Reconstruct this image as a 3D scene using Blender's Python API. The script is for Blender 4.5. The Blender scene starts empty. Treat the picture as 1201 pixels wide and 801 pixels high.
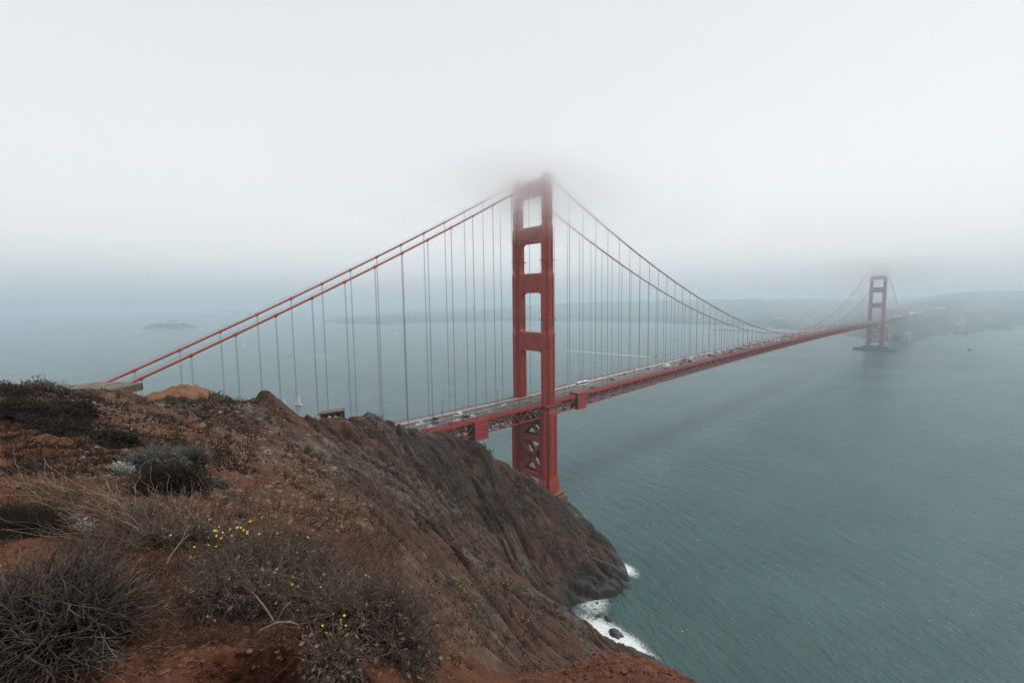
import bpy, bmesh, math, random
import numpy as np
from mathutils import Matrix, Vector
random.seed(7); RNG = np.random.default_rng(7)
SC = bpy.context.scene; COL = SC.collection
R = math.radians
# ---------------------------------------------------------------- camera (surveyed from the photo)
CAM = np.array([-229.714, -222.931, 145.794]); YAW, PITCH, ROLL, FPX = 0.816712, -0.0921364, -0.0136537, 540.073
_fw = np.array([math.cos(YAW)*math.cos(PITCH), math.sin(YAW)*math.cos(PITCH), math.sin(PITCH)])
_rt = np.array([math.sin(YAW), -math.cos(YAW), 0.0]); _up = np.cross(_rt, _fw)
_r2 = _rt*math.cos(ROLL)+_up*math.sin(ROLL); _u2 = _up*math.cos(ROLL)-_rt*math.sin(ROLL)
cd = bpy.data.cameras.new('camera'); co = bpy.data.objects.new('camera', cd); COL.objects.link(co); SC.camera = co
cd.sensor_width = 36.0; cd.lens = 36.0*FPX/1201.0; cd.clip_start = 0.05; cd.clip_end = 60000.0
m = Matrix.Identity(4)
for i in range(3): m[i][0], m[i][1], m[i][2], m[i][3] = _r2[i], _u2[i], -_fw[i], CAM[i]
co.matrix_world = m
# ---------------------------------------------------------------- sky, sun, exposure
SUN_EL, SUN_AZ = R(65), R(-28)             # azimuth from +X (south) towards +Y (east): south-south-west
sd = np.array([math.cos(SUN_EL)*math.cos(SUN_AZ), math.cos(SUN_EL)*math.sin(SUN_AZ), math.sin(SUN_EL)])
W = bpy.data.worlds.new('World'); SC.world = W; W.use_nodes = True
nt = W.node_tree; N = nt.nodes; L = nt.links
bg = N['Background']; sky = N.new('ShaderNodeTexSky'); sky.sky_type = 'NISHITA'; sky.sun_disc = False
sky.sun_elevation = SUN_EL; sky.sun_rotation = math.atan2(sd[0], sd[1]); sky.air_density = 1.0; sky.dust_density = 2.0
mx = N.new('ShaderNodeMix'); mx.data_type = 'RGBA'; mx.inputs['Factor'].default_value = 0.86    # stratus deck over the sky
gi = N.new('ShaderNodeTexCoord'); gs = N.new('ShaderNodeSeparateXYZ'); L.new(gi.outputs['Generated'], gs.inputs[0])
gr = N.new('ShaderNodeMapRange'); gr.interpolation_type = 'SMOOTHSTEP'; gr.inputs['From Min'].default_value = 0.0; gr.inputs['From Max'].default_value = 0.55; L.new(gs.outputs[2], gr.inputs['Value'])
gm = N.new('ShaderNodeMix'); gm.data_type = 'RGBA'; gm.inputs['A'].default_value = (11.2, 11.35, 11.45, 1); gm.inputs['B'].default_value = (9.0, 9.15, 9.25, 1)   # bright thin stratus low down, thicker overhead
L.new(gr.outputs[0], gm.inputs['Factor']); L.new(gm.outputs['Result'], mx.inputs['B'])
L.new(sky.outputs[0], mx.inputs['A']); L.new(mx.outputs['Result'], bg.inputs['Color']); bg.inputs['Strength'].default_value = 0.1
sl = bpy.data.lights.new('sun', 'SUN'); sl.energy = 2.0; sl.angle = R(22); sl.color = (1.0, 0.96, 0.9)
so = bpy.data.objects.new('sun', sl); COL.objects.link(so)
so.rotation_euler = Vector((-sd[0], -sd[1], -sd[2])).to_track_quat('-Z', 'Y').to_euler()
SC.view_settings.view_transform = 'Standard'; SC.view_settings.look = 'None'; SC.view_settings.gamma = 1
SC.view_settings.exposure = 0.0; SC.view_settings.use_curve_mapping = False
cy = SC.cycles
cy.max_bounces = 100; cy.diffuse_bounces = 2; cy.glossy_bounces = 2; cy.transmission_bounces = 2; cy.transparent_max_bounces = 8; cy.volume_bounces = 100
cy.caustics_reflective = False; cy.caustics_refractive = False
# ---------------------------------------------------------------- helpers
def tag(o, label=None, cat=None, group=None, kind=None):
    if label: o['label'] = label
    if cat: o['category'] = cat
    if group: o['group'] = group
    if kind: o['kind'] = kind
    return o
def empty(name, loc=(0, 0, 0), parent=None):
    o = bpy.data.objects.new(name, None); COL.objects.link(o); o.location = loc
    if parent: o.parent = parent
    return o
class MB:                        # mesh builder: boxes, bars, prisms, tubes collected into ONE object
    def __init__(s): s.v = []; s.f = []; s.c = []; s.smooth = False
    def add(s, vs, fs, col=None):
        o = len(s.v); s.v.extend([tuple(map(float, q)) for q in vs]); s.f.extend([tuple(i+o for i in f) for f in fs])
        if col is not None: s.c.extend([col]*len(fs))
        elif s.c: s.c.extend([(1, 1, 1)]*len(fs))
    def box(s, x0, x1, y0, y1, z0, z1):
        s.add([(x0, y0, z0), (x1, y0, z0), (x1, y1, z0), (x0, y1, z0), (x0, y0, z1), (x1, y0, z1), (x1, y1, z1), (x0, y1, z1)],
              [(0, 3, 2, 1), (4, 5, 6, 7), (0, 1, 5, 4), (1, 2, 6, 5), (2, 3, 7, 6), (3, 0, 4, 7)])
    def bar(s, a, b, w, h=None, up=(0, 0, 1)):          # rectangular bar from a to b
        h = h or w; a = np.array(a, float); b = np.array(b, float); d = b-a; d /= np.linalg.norm(d)+1e-9
        u = np.array(up, float)
        if abs(d@u) > .98: u = np.array([1., 0, 0])
        r = np.cross(d, u); r /= np.linalg.norm(r); u = np.cross(r, d); r = r*w/2; u = u*h/2
        s.add([a-r-u, a+r-u, a+r+u, a-r+u, b-r-u, b+r-u, b+r+u, b-r+u],
              [(0, 1, 2, 3), (7, 6, 5, 4), (4, 5, 1, 0), (5, 6, 2, 1), (6, 7, 3, 2), (7, 4, 0, 3)])
    def prism(s, poly, z0, z1, poly1=None):             # polygon (x,y) lists extruded in z, optional other top
        n = len(poly); t = poly1 or poly
        s.add([(p[0], p[1], z0) for p in poly]+[(p[0], p[1], z1) for p in t],
              [tuple(range(n-1, -1, -1)), tuple(range(n, 2*n))]+[(i, (i+1) % n, n+(i+1) % n, n+i) for i in range(n)])
    def tube(s, pts, rad, n=6, caps=True, col=None):
        pts = [np.array(p, float) for p in pts]; rad = rad if hasattr(rad, '__len__') else [rad]*len(pts)
        vs = []; fs = []
        ref = np.array([0.31, 0.22, 0.92])
        for i, p in enumerate(pts):
            d = pts[min(i+1, len(pts)-1)]-pts[max(i-1, 0)]; d = d/(np.linalg.norm(d)+1e-9)
            r = np.cross(d, ref); r /= np.linalg.norm(r)+1e-9; u = np.cross(d, r)
            for k in range(n):
                t = 2*math.pi*k/n; vs.append(p+(r*math.cos(t)+u*math.sin(t))*rad[i])
        for i in range(len(pts)-1):
            for k in range(n): fs.append((i*n+k, i*n+(k+1) % n, (i+1)*n+(k+1) % n, (i+1)*n+k))
        if caps: fs.append(tuple(range(n-1, -1, -1))); fs.append(tuple(range((len(pts)-1)*n, len(pts)*n)))
        s.add(vs, fs, col)
    def lathe(s, prof, n=16, c=(0, 0)):                 # profile (r, z)
        vs = [(c[0]+r*math.cos(2*math.pi*k/n), c[1]+r*math.sin(2*math.pi*k/n), z) for r, z in prof for k in range(n)]
        fs = [(i*n+k, i*n+(k+1) % n, (i+1)*n+(k+1) % n, (i+1)*n+k) for i in range(len(prof)-1) for k in range(n)]
        fs += [tuple(range(n-1, -1, -1)), tuple(range((len(prof)-1)*n, len(prof)*n))]
        s.add(vs, fs)
    def build(s, name, mat, parent=None, bevel=0, smooth=False):
        me = bpy.data.meshes.new(name); me.from_pydata(s.v, [], s.f); me.materials.append(mat)
        if s.c:
            at = me.attributes.new('tone', 'FLOAT_COLOR', 'FACE')
            at.data.foreach_set('color', np.array([tuple(c)+(1,) for c in s.c], np.float32).ravel())
        bm = bmesh.new(); bm.from_mesh(me); bmesh.ops.recalc_face_normals(bm, faces=bm.faces)
        if bevel: bmesh.ops.bevel(bm, geom=[e for e in bm.edges if e.is_manifold and e.calc_face_angle(0) > .5], offset=bevel, segments=1, affect='EDGES')
        bm.to_mesh(me); bm.free()
        if smooth: me.polygons.foreach_set('use_smooth', [True]*len(me.polygons))
        o = bpy.data.objects.new(name, me); COL.objects.link(o)
        if parent: o.parent = parent
        return o
def np_mesh(name, V, F, mat, smooth=True, parent=None, attrs=None):  # fast mesh from arrays (F: n x 3 or n x 4)
    me = bpy.data.meshes.new(name); V = np.asarray(V, np.float32); F = np.asarray(F, np.int32); k = F.shape[1]
    me.vertices.add(len(V)); me.vertices.foreach_set('co', V.ravel())
    me.loops.add(F.size); me.loops.foreach_set('vertex_index', F.ravel())
    me.polygons.add(len(F)); me.polygons.foreach_set('loop_start', np.arange(0, F.size, k, dtype=np.int32))
    me.polygons.foreach_set('use_smooth', np.full(len(F), smooth))
    for nm, a in (attrs or {}).items():
        a = np.asarray(a, np.float32); at = me.attributes.new(nm, 'FLOAT', 'POINT'); at.data.foreach_set('value', a.ravel())
    me.update(calc_edges=True); me.materials.append(mat)
    o = bpy.data.objects.new(name, me); COL.objects.link(o)
    if parent: o.parent = parent
    return o
def copy_tree(o, parent=None):
    c = o.copy(); COL.objects.link(c); c.parent = parent
    for ch in list(o.children): copy_tree(ch, c)
    return c
# numpy gradient noise
_perm = RNG.permutation(512); _perm = np.concatenate([_perm, _perm, _perm]); _ang = RNG.random(512)*2*math.pi; _gx, _gy = np.cos(_ang), np.sin(_ang)
def noise(x, y):
    xi = np.floor(x).astype(int); yi = np.floor(y).astype(int); xf = x-xi; yf = y-yi; xi &= 511; yi &= 511
    u = xf*xf*xf*(xf*(xf*6-15)+10); v = yf*yf*yf*(yf*(yf*6-15)+10)
    def g(ix, iy, fx, fy):
        h = _perm[_perm[ix & 511]+(iy & 511)]; return _gx[h]*fx+_gy[h]*fy
    a = g(xi, yi, xf, yf); b = g(xi+1, yi, xf-1, yf); c = g(xi, yi+1, xf, yf-1); d = g(xi+1, yi+1, xf-1, yf-1)
    return (a+u*(b-a)+v*(c+u*(d-c)-(a+u*(b-a))))*1.5
def fbm(x, y, o=4, g=.5):
    s = 0; a = 1; f = 1; t = 0
    for i in range(o): s = s+a*noise(x*f+17.3*i, y*f-9.1*i); t += a; a *= g; f *= 2.03
    return s/t
def ridged(x, y, o=4, g=.5):
    s = 0; a = 1; f = 1; t = 0
    for i in range(o): s = s+a*(1-np.abs(noise(x*f+5.7*i, y*f+3.3*i))*1.6); t += a; a *= g; f *= 2.1
    return s/t
def sstep(a, b, x): t = np.clip((x-a)/(b-a), 0, 1); return t*t*(3-2*t)
# materials
def mat_new(name):
    m = bpy.data.materials.new(name); m.use_nodes = True; t = m.node_tree
    return m, t.nodes, t.links, t.nodes['Principled BSDF']
def mnode(N, op, a=None, b=None, L=None):
    n = N.new('ShaderNodeMath'); n.operation = op
    for i, q in enumerate((a, b)):
        if q is None: continue
        if isinstance(q, (int, float)): n.inputs[i].default_value = q
        else: L.new(q, n.inputs[i])
    return n.outputs[0]
def mixc(N, L, f, a, b):
    n = N.new('ShaderNodeMix'); n.data_type = 'RGBA'
    for k, q in (('Factor', f), ('A', a), ('B', b)):
        if hasattr(q, 'links'): L.new(q, n.inputs[k])
        else: n.inputs[k].default_value = q if isinstance(q, (int, float)) else tuple(q)+(1,)
    return n.outputs['Result']
def noise_n(N, L, vec, scale, detail=4, rough=.55, dist=0):
    n = N.new('ShaderNodeTexNoise'); n.inputs['Scale'].default_value = scale; n.inputs['Detail'].default_value = detail
    n.inputs['Roughness'].default_value = rough; n.inputs['Distortion'].default_value = dist; L.new(vec, n.inputs['Vector']); return n.outputs['Fac']
def ramp(N, L, f, lo, hi):
    n = N.new('ShaderNodeMapRange'); n.inputs['From Min'].default_value = lo; n.inputs['From Max'].default_value = hi; L.new(f, n.inputs['Value']); return n.outputs[0]
def mapping(N, L, vec, scale=(1, 1, 1), rot=(0, 0, 0)):      # turn first, then stretch
    r = N.new('ShaderNodeMapping'); r.inputs['Rotation'].default_value = rot; L.new(vec, r.inputs['Vector'])
    n = N.new('ShaderNodeMapping'); n.inputs['Scale'].default_value = scale; L.new(r.outputs[0], n.inputs['Vector']); return n.outputs[0]
def coords(N): return N.new('ShaderNodeTexCoord').outputs['Object']
def gpos(N): return N.new('ShaderNodeNewGeometry').outputs['Position']
def bump(N, L, h, strength, dist, bsdf=None, normal=None):
    n = N.new('ShaderNodeBump'); n.inputs['Strength'].default_value = strength; n.inputs['Distance'].default_value = dist; L.new(h, n.inputs['Height'])
    if normal is not None: L.new(normal, n.inputs['Normal'])
    if bsdf: L.new(n.outputs[0], bsdf.inputs['Normal'])
    return n.outputs[0]
def simple(name, col, rough=.7, var=.25, scale=1.5, bumpd=0.0, metal=0, attr=False):   # colour with blotchy weathering
    m, N, L, B = mat_new(name); p = gpos(N)
    f = noise_n(N, L, p, scale, 5, .6); f = ramp(N, L, f, .3, .7)
    lo = [c*(1-var) for c in col]; hi = [min(1, c*(1+var)) for c in col]
    c = mixc(N, L, f, lo, hi)
    if attr:
        a = N.new('ShaderNodeAttribute'); a.attribute_name = 'tone'
        n = N.new('ShaderNodeMix'); n.data_type = 'RGBA'; n.blend_type = 'MULTIPLY'; n.inputs['Factor'].default_value = 1
        L.new(c, n.inputs['A']); L.new(a.outputs['Color'], n.inputs['B']); c = n.outputs['Result']
    L.new(c, B.inputs['Base Color']); B.inputs['Roughness'].default_value = rough; B.inputs['Metallic'].default_value = metal
    if bumpd: bump(N, L, noise_n(N, L, p, scale*6, 4), .6, bumpd, B)
    return m
# ---------------------------------------------------------------- air: haze box, and the stratus that swallows the tower tops
def volume_mat(name, col, dens, aniso=0.0):
    m = bpy.data.materials.new(name); m.use_nodes = True; t = m.node_tree; t.nodes.remove(t.nodes['Principled BSDF'])
    v = t.nodes.new('ShaderNodeVolumePrincipled'); v.inputs['Color'].default_value = tuple(col)+(1,); v.inputs['Density'].default_value = dens
    v.inputs['Anisotropy'].default_value = aniso; t.links.new(v.outputs[0], t.nodes['Material Output'].inputs['Volume']); return m
hb = MB(); hb.box(-9500, 9500, -9500, 9500, -61, 240)
haze = tag(hb.build('haze', volume_mat('haze_air', (.80, .93, 1.0), 0.0002, .5)), kind='stuff')
haze['label'] = 'pale sea haze filling the air over the strait'
def cloud(base, top, dens, seed, amp):        # a wavy-bottomed stratus sheet
    n = 120; g = np.linspace(-1, 1, n); g = np.sign(g)*np.abs(g)**2.2*9000
    X, Y = np.meshgrid(g+300, g+100); b = base+amp*fbm(X/260+seed, Y/260, 3)+amp*.5*fbm(X/60+seed, Y/60, 2)
    V = np.concatenate([np.stack([X, Y, b], -1).reshape(-1, 3), np.stack([X, Y, np.full_like(X, top)], -1).reshape(-1, 3)])
    i = np.arange(n*n).reshape(n, n); q = np.stack([i[:-1, :-1], i[1:, :-1], i[1:, 1:], i[:-1, 1:]], -1).reshape(-1, 4)
    e = [i[0, :], i[:, -1], i[-1, ::-1], i[::-1, 0]]; F = [q, q[:, ::-1]+n*n]
    for k in e: F.append(np.stack([k[:-1], k[1:], k[1:]+n*n, k[:-1]+n*n], -1))
    return tag(np_mesh('low_cloud', V, np.concatenate(F), volume_mat('stratus', (.985, .99, .995), dens, .8)), 'low white stratus cloud over the whole strait', kind='stuff')
def wisp(cx, cy, rad, base, top, dens, seed, amp):     # a denser lobe of the stratus, lens shaped with a ragged underside
    na, nr = 72, 22; V = []; A = np.linspace(0, 2*math.pi, na, endpoint=False); rr = (np.arange(1, nr+1)/nr)**.8
    a, r = np.meshgrid(A, rr); R_ = rad*(1+.22*fbm(np.cos(a)*1.3+seed, np.sin(a)*1.3, 3))*r; x = cx+R_*np.cos(a)*1.5; y = cy+R_*np.sin(a)
    lens = np.sqrt(np.clip(1-r**2.2, 0, 1)); mid = (base+top)/2+4
    lo = mid-(mid-base)*lens+amp*fbm(x/70+seed, y/70, 4)*lens; hi = mid+(top-mid)*lens+.02
    for z in (lo, hi): V.append(np.stack([x, y, z], -1).reshape(-1, 3))
    V.append(np.array([[cx, cy, base], [cx, cy, top]])); V = np.concatenate(V); F = []; c0 = 2*na*nr
    for L_ in (0, 1):
        o = L_*na*nr
        for k in range(na):
            k2 = (k+1) % na; t = (c0+L_, o+k, o+k2); F.append(t if L_ else t[::-1])
            for j in range(nr-1):
                q = (o+j*na+k, o+(j+1)*na+k, o+(j+1)*na+k2, o+j*na+k2)
                if not L_: q = q[::-1]
                F.append((q[0], q[1], q[2])); F.append((q[0], q[2], q[3]))
    for k in range(na):
        k2 = (k+1) % na; p = (nr-1)*na; q = (p+k, p+k2, na*nr+p+k2, na*nr+p+k); F.append((q[0], q[1], q[2])); F.append((q[0], q[2], q[3]))
    return tag(np_mesh('low_cloud', V, np.array(F), volume_mat('cloud_lobe', (1.0, 1.0, 1.0), dens, .95)), None, kind='stuff')
cloud(184, 238, 0.0015, 3, 9)
for b, d, s, rad in ((181, .0008, 15, 300), (186, .005, 9, 115), (197, .013, 11, 68), (206, .045, 31, 45)): wisp(8, 0, rad, b, 237.2, d, s, 11)['label'] = 'ragged cloud lobe round the near tower top'
for b, d, s, rad in ((174, .0010, 8, 300), (30, .0005, 14, 260), (176, .004, 14, 170), (188, .009, 19, 110)): wisp(1290, 0, rad, b, 237.6, d, s, 12)['label'] = 'ragged cloud lobe round the far tower top'
def fog_bank(rho, dens, seed):                          # thicker air lying over the outer strait, with an irregular near edge
    T = np.linspace(R(-75), R(165), 90); near = [(-400+rho*(1+.12*math.sin(3*t+seed)+.05*math.sin(7.3*t+2*seed))*math.cos(t), -400+rho*(1+.12*math.sin(3*t+seed)+.05*math.sin(7.3*t+2*seed))*math.sin(t)) for t in T]
    far = [(-400+8800*math.cos(t), -400+8800*math.sin(t)) for t in T[::-1]]
    n = len(T); P = near+far; mb = MB()
    vs = [(x, y, z) for z in (-60-seed*.1, 239+seed*.1) for x, y in P]; N2 = 2*n; fs = []
    for k in range(n-1): q = (k, k+1, N2-2-k, N2-1-k); fs += [q, tuple(i+N2 for i in q[::-1])]
    for k in range(N2): k2 = (k+1) % N2; fs.append((k, k+N2, k2+N2, k2))
    mb.add(vs, fs); o = mb.build('fog_bank', volume_mat('fog_air', (.80, .93, 1.0), dens, .5))
    return tag(o, 'bank of pale fog lying over the outer strait', kind='stuff')
fog_bank(820, .0001, 1.0); fog_bank(1250, .00013, 2.3)
# ---------------------------------------------------------------- sea
def water_mat():
    m, N, L, B = mat_new('sea_water'); p = gpos(N)
    sw = mapping(N, L, p, (1/15, 1/6.5, 1), (0, 0, R(-68)))      # long crests running with the swell
    h1 = noise_n(N, L, sw, 1.0, 4, .55, .35)
    h2 = noise_n(N, L, mapping(N, L, p, (1/3.8, 1/1.9, 1), (0, 0, R(-60))), 1.0, 4, .6, .3)
    h3 = noise_n(N, L, p, .012, 3, .5)
    hh = mnode(N, 'ADD', mnode(N, 'MULTIPLY', h1, 1.5, L), mnode(N, 'MULTIPLY', h2, .55, L), L)
    bump(N, L, hh, 1.0, 1.5, B)
    c = mixc(N, L, ramp(N, L, h3, .35, .65), (.035, .074, .074), (.048, .097, .095))
    L.new(c, B.inputs['Base Color']); B.inputs['Roughness'].default_value = .2; B.inputs['IOR'].default_value = 1.33
    return m
MW = water_mat()
g = np.linspace(-1, 1, 161); g = np.sign(g)*np.abs(g)**3*9300
X, Y = np.meshgrid(g, g); i = np.arange(161*161).reshape(161, 161)
tag(np_mesh('water', np.stack([X, Y, X*0], -1).reshape(-1, 3), np.stack([i[:-1, :-1], i[:-1, 1:], i[1:, 1:], i[1:, :-1]], -1).reshape(-1, 4), MW), 'grey green sea water of the strait', kind='structure')
# ---------------------------------------------------------------- headland: one height field through surveyed ground points
def world(px, py, d):            # surveyed point: bearing from the photo, distance in metres
    return CAM + (_fw + _r2*(px-600.5)/FPX - _u2*(py-400.5)/FPX)*d
# bearings and distances of surveyed ground points (1201x801 photo)
SURV = [
 (20, 795, 2.0), (150, 795, 1.95), (300, 790, 2.0), (400, 782, 2.15), (60, 700, 2.75), (200, 700, 2.8), (330, 690, 3.1), (430, 740, 2.7),
 (0, 640, 3.7), (120, 620, 4.2), (230, 620, 4.4), (330, 620, 5.0), (410, 650, 4.6), (0, 560, 6.3), (100, 556, 6.8), (180, 560, 7.2),
 (280, 570, 8.5), (340, 590, 11), (380, 590, 20), (430, 605, 34), (440, 650, 10), (470, 720, 4.6), (0, 505, 10.5), (90, 505, 11.5),
 (170, 512, 13), (260, 520, 24), (340, 530, 52), (400, 545, 85), (460, 560, 140), (0, 470, 20), (60, 470, 22), (120, 478, 26),
 (200, 485, 38), (280, 490, 56), (350, 510, 75), (0, 444.8, 30), (40, 447.0, 33), (75, 451.7, 36), (105, 476.4, 44), (140, 464.9, 58),
 (165, 508.2, 80), (185, 464.4, 92), (210, 464.2, 102), (250, 460.8, 108), (290, 459.1, 114), (312, 465.8, 122), (330, 502.9, 136), (350, 490.4, 150),
 (372, 490.2, 162), (400, 489.0, 170), (430, 486.5, 180), (450, 492.6, 188), (468, 500.9, 196), (485, 508.5, 204), (505, 516.0, 210), (535, 518.1, 219),
 (562, 527.6, 226), (585, 557.7, 232), (605, 577.3, 243), (630, 571.6, 262), (650, 580.0, 288), (662, 593.9, 312), (672, 599.7, 308), (690, 616.8, 290),
 (710, 638.5, 268), (724, 659.6, 252), (733, 671.0, 244.0), (728, 684, 234), (715, 690, 229), (700, 694, 226), (690, 703, 222.5), (672, 708, 221),
 (671, 693, 221), (690, 688, 226), (710, 680, 233), (655, 690, 219), (676, 725, 211), (690, 737, 204.5), (712, 752, 195), (730, 760, 191),
 (668, 716, 215), (745, 765, 189.5), (770, 780, 181.5), (800, 803, 172.5), (490, 740, 10), (500, 690, 30), (485, 640, 50), (500, 790, 9),
 (560, 790, 19), (600, 780, 42), (620, 740, 110), (560, 720, 75), (530, 760, 26), (650, 784, 15.0), (690, 770, 14.5), (730, 771, 14.2),
 (765, 781, 13.6), (800, 799, 12.8), (720, 800, 12.5), (660, 800, 13.4),
]
BEHIND = [(-229.7,-222.9,144.3),(-229.2,-222.6,144.3),(-230.2,-223.2,144.4),  # world points of the far side of the ridge (never seen from the viewpoint)
 (-300,-120,118),(-270,-60,85),(-240,-30,80),(-215,-25,80),(-330,0,70),(-180,-15,72),(-150,-18,68),(-120,-8,60),(-100,-14,58),(-80,-12,50),(-60,-12,46),(-45,-14,42),
 (-30,0,26),(-20,-22,22),(-120,40,25),(-60,30,6),(0,14,7),(0,-14,8),(22,-14,-2),(22,14,-4),(10,50,-14),(-200,60,30),(-150,120,-5),(-260,120,10),(-300,260,-10),(-420,80,40),(-60,120,-20),(60,0,-18),(40,60,-22),
 (20,-60,-14),(0,-110,-14),(-40,-130,-10),(-45,-160,-12),(-20,-220,-20),(-100,-260,-18),(-160,-330,-20),(-380,-300,120),(-300,-330,80),(-250,-235,143.5),(-240,-245,140),(-260,-215,145.5),(-225,-240,135),(-215,-250,118),
 (-190,-245,95),(-150,-240,45),(-120,-210,22),(-140,-280,10),
]
FACE = [((-199,-90,121),(-77,-119,1.5),(.25,.5,.75,.9)),((-149,-52,97.5),(-69,-89,8),(.25,.5,.75)),((-116,-38,86),(-52,-88,8),(.25,.5,.75)),((-75,-38,65),(-24,-80,4),(.3,.6)),((-214,-150,128),(-76,-125,1.5),(.3,.6,.85))]
def ctrl_points():
    P = [world(*s) for s in SURV] + [np.array(b, float) for b in BEHIND]
    for a, b, ts in FACE:
        for t in ts:
            p = np.array(a)+(np.array(b)-np.array(a))*t
            P.append(p)
    return np.array(P)
def lp(x, y):                    # plan position -> (bearing, log range) about the viewpoint
    dx, dy = x-CAM[0], y-CAM[1]
    r = np.sqrt(dx*dx+dy*dy)+1e-6
    a = np.arctan2(dy, dx)-YAW
    a = (a+math.pi) % (2*math.pi)-math.pi
    return a*1.6, np.log(r+0.6), r
def _tps(d2): return 0.5*d2*np.log(d2+1e-12)
_P = ctrl_points(); _ca, _cl, _cr = lp(_P[:, 0], _P[:, 1]); _e = (_P[:, 2]-CAM[2])/(_cr+0.6)
_n = len(_P); _A = np.zeros((_n+3, _n+3))
_A[:_n, :_n] = _tps((_ca[:, None]-_ca[None])**2+(_cl[:, None]-_cl[None])**2)+np.eye(_n)*2e-4
_A[:_n, _n] = 1; _A[:_n, _n+1] = _ca; _A[:_n, _n+2] = _cl; _A[_n:, :_n] = _A[:_n, _n:].T
_w = np.linalg.solve(_A, np.concatenate([_e, np.zeros(3)]))
def base_height(x, y):
    sh = x.shape; x = x.ravel(); y = y.ravel(); out = np.empty(len(x))
    for i in range(0, len(x), 20000):
        a, l, r = lp(x[i:i+20000], y[i:i+20000])
        k = _tps((a[:, None]-_ca[None])**2+(l[:, None]-_cl[None])**2)
        e = k @ _w[:_n]+_w[_n]+_w[_n+1]*a+_w[_n+2]*l
        out[i:i+20000] = CAM[2]+e*(r+0.6)
    return out.reshape(sh)
STR = np.array([.42, -.9075]); STN = np.array([.9075, .42])      # strike of the rock ribs in plan
def ground(x, y, detail=True):
    z = base_height(x, y)
    r = np.hypot(x-CAM[0], y-CAM[1])
    beach = np.exp(-((x+76)**2+(y+112)**2)/18**2)
    zc = np.clip(z, 0, 11); zs = 11*(zc/11)**(.40+.60*beach); z = np.where((z > 0) & (z < 11), zs, z)
    if not detail: return z
    far = sstep(14, 110, r); land = sstep(-3, 9, z); near = 1-sstep(3, 16, r)
    s = x*STR[0]+y*STR[1]; t = x*STN[0]+y*STN[1]
    wt = t+5*fbm(x/38, y/38, 3)
    rib = ridged(wt/17+3.1, s/85, 4, .52)-.62
    rib2 = ridged(wt/6.3, s/30+7, 3, .55)-.6
    wc = t+7*fbm(x/30+40, y/30, 3); crev = np.clip(1-np.abs(noise(wc/13+11, s/70+2))*7, 0, 1)*sstep(-.1, .35, fbm(x/45+5, y/45+8, 2)+.12)
    crev2 = np.clip(1-np.abs(noise(wc/5.5+31, s/26+9))*6, 0, 1)*sstep(0, .4, fbm(x/25+15, y/25, 2)+.1)
    z = z-far*land*(7.5*crev+3.2*crev2)*sstep(40, 120, r)
    dz = (9.5*rib+2.3*rib2+1.7*fbm(x/7, y/7, 5, .55)+1.5*(ridged(x/3.1, y/3.1, 4, .6)-.6)+.9*np.floor(3*(wt/4.5+.8*fbm(x/12, y/12, 3)) % 3)/3*sstep(-.1, .2, fbm(x/28+3, y/28, 2)))
    z = z+far*land*np.where(dz > 0, dz*.62, dz)
    mid = sstep(4, 20, r)*(1-sstep(60, 140, r))
    z = z+mid*(.7*fbm(x/5, y/5, 5, .55)+.38*(ridged(x/1.3, y/1.3, 4, .6)-.6))
    z = z+(1-sstep(8, 40, r))*(.10*fbm(x/1.1, y/1.1, 4)+.035*fbm(x/.22, y/.22, 4)+.010*ridged(x/.07, y/.07, 2))*sstep(.3, 1.2, r)
    hx, hy = HOL[0], HOL[1]; ex, ey = (x-hx)*_rt[0]+(y-hy)*_rt[1], (x-hx)*math.cos(YAW)+(y-hy)*math.sin(YAW)
    z = z-.55*sstep(1.0, .72, np.hypot(ex/.48, ey/.2)+.25*fbm(x/.3, y/.3, 3))      # undercut hollow at the lip of the ledge
    return z
HOL = world(352, 797, 1.98)
def gz(x, y): return float(ground(np.array([float(x)]), np.array([float(y)]))[0])
def hit(px, py, lo=.8, hi=420):   # first ground point along a bearing of the photo (for placing things where they stand)
    d = np.exp(np.linspace(math.log(lo), math.log(hi), 1500)); P = CAM[None]+(_fw+_r2*(px-600.5)/FPX-_u2*(py-400.5)/FPX)[None]*d[:, None]
    z = ground(P[:, 0], P[:, 1]); k = np.argmax(P[:, 2] < z)
    return np.array([P[k, 0], P[k, 1], z[k]]), d[k]
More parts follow.
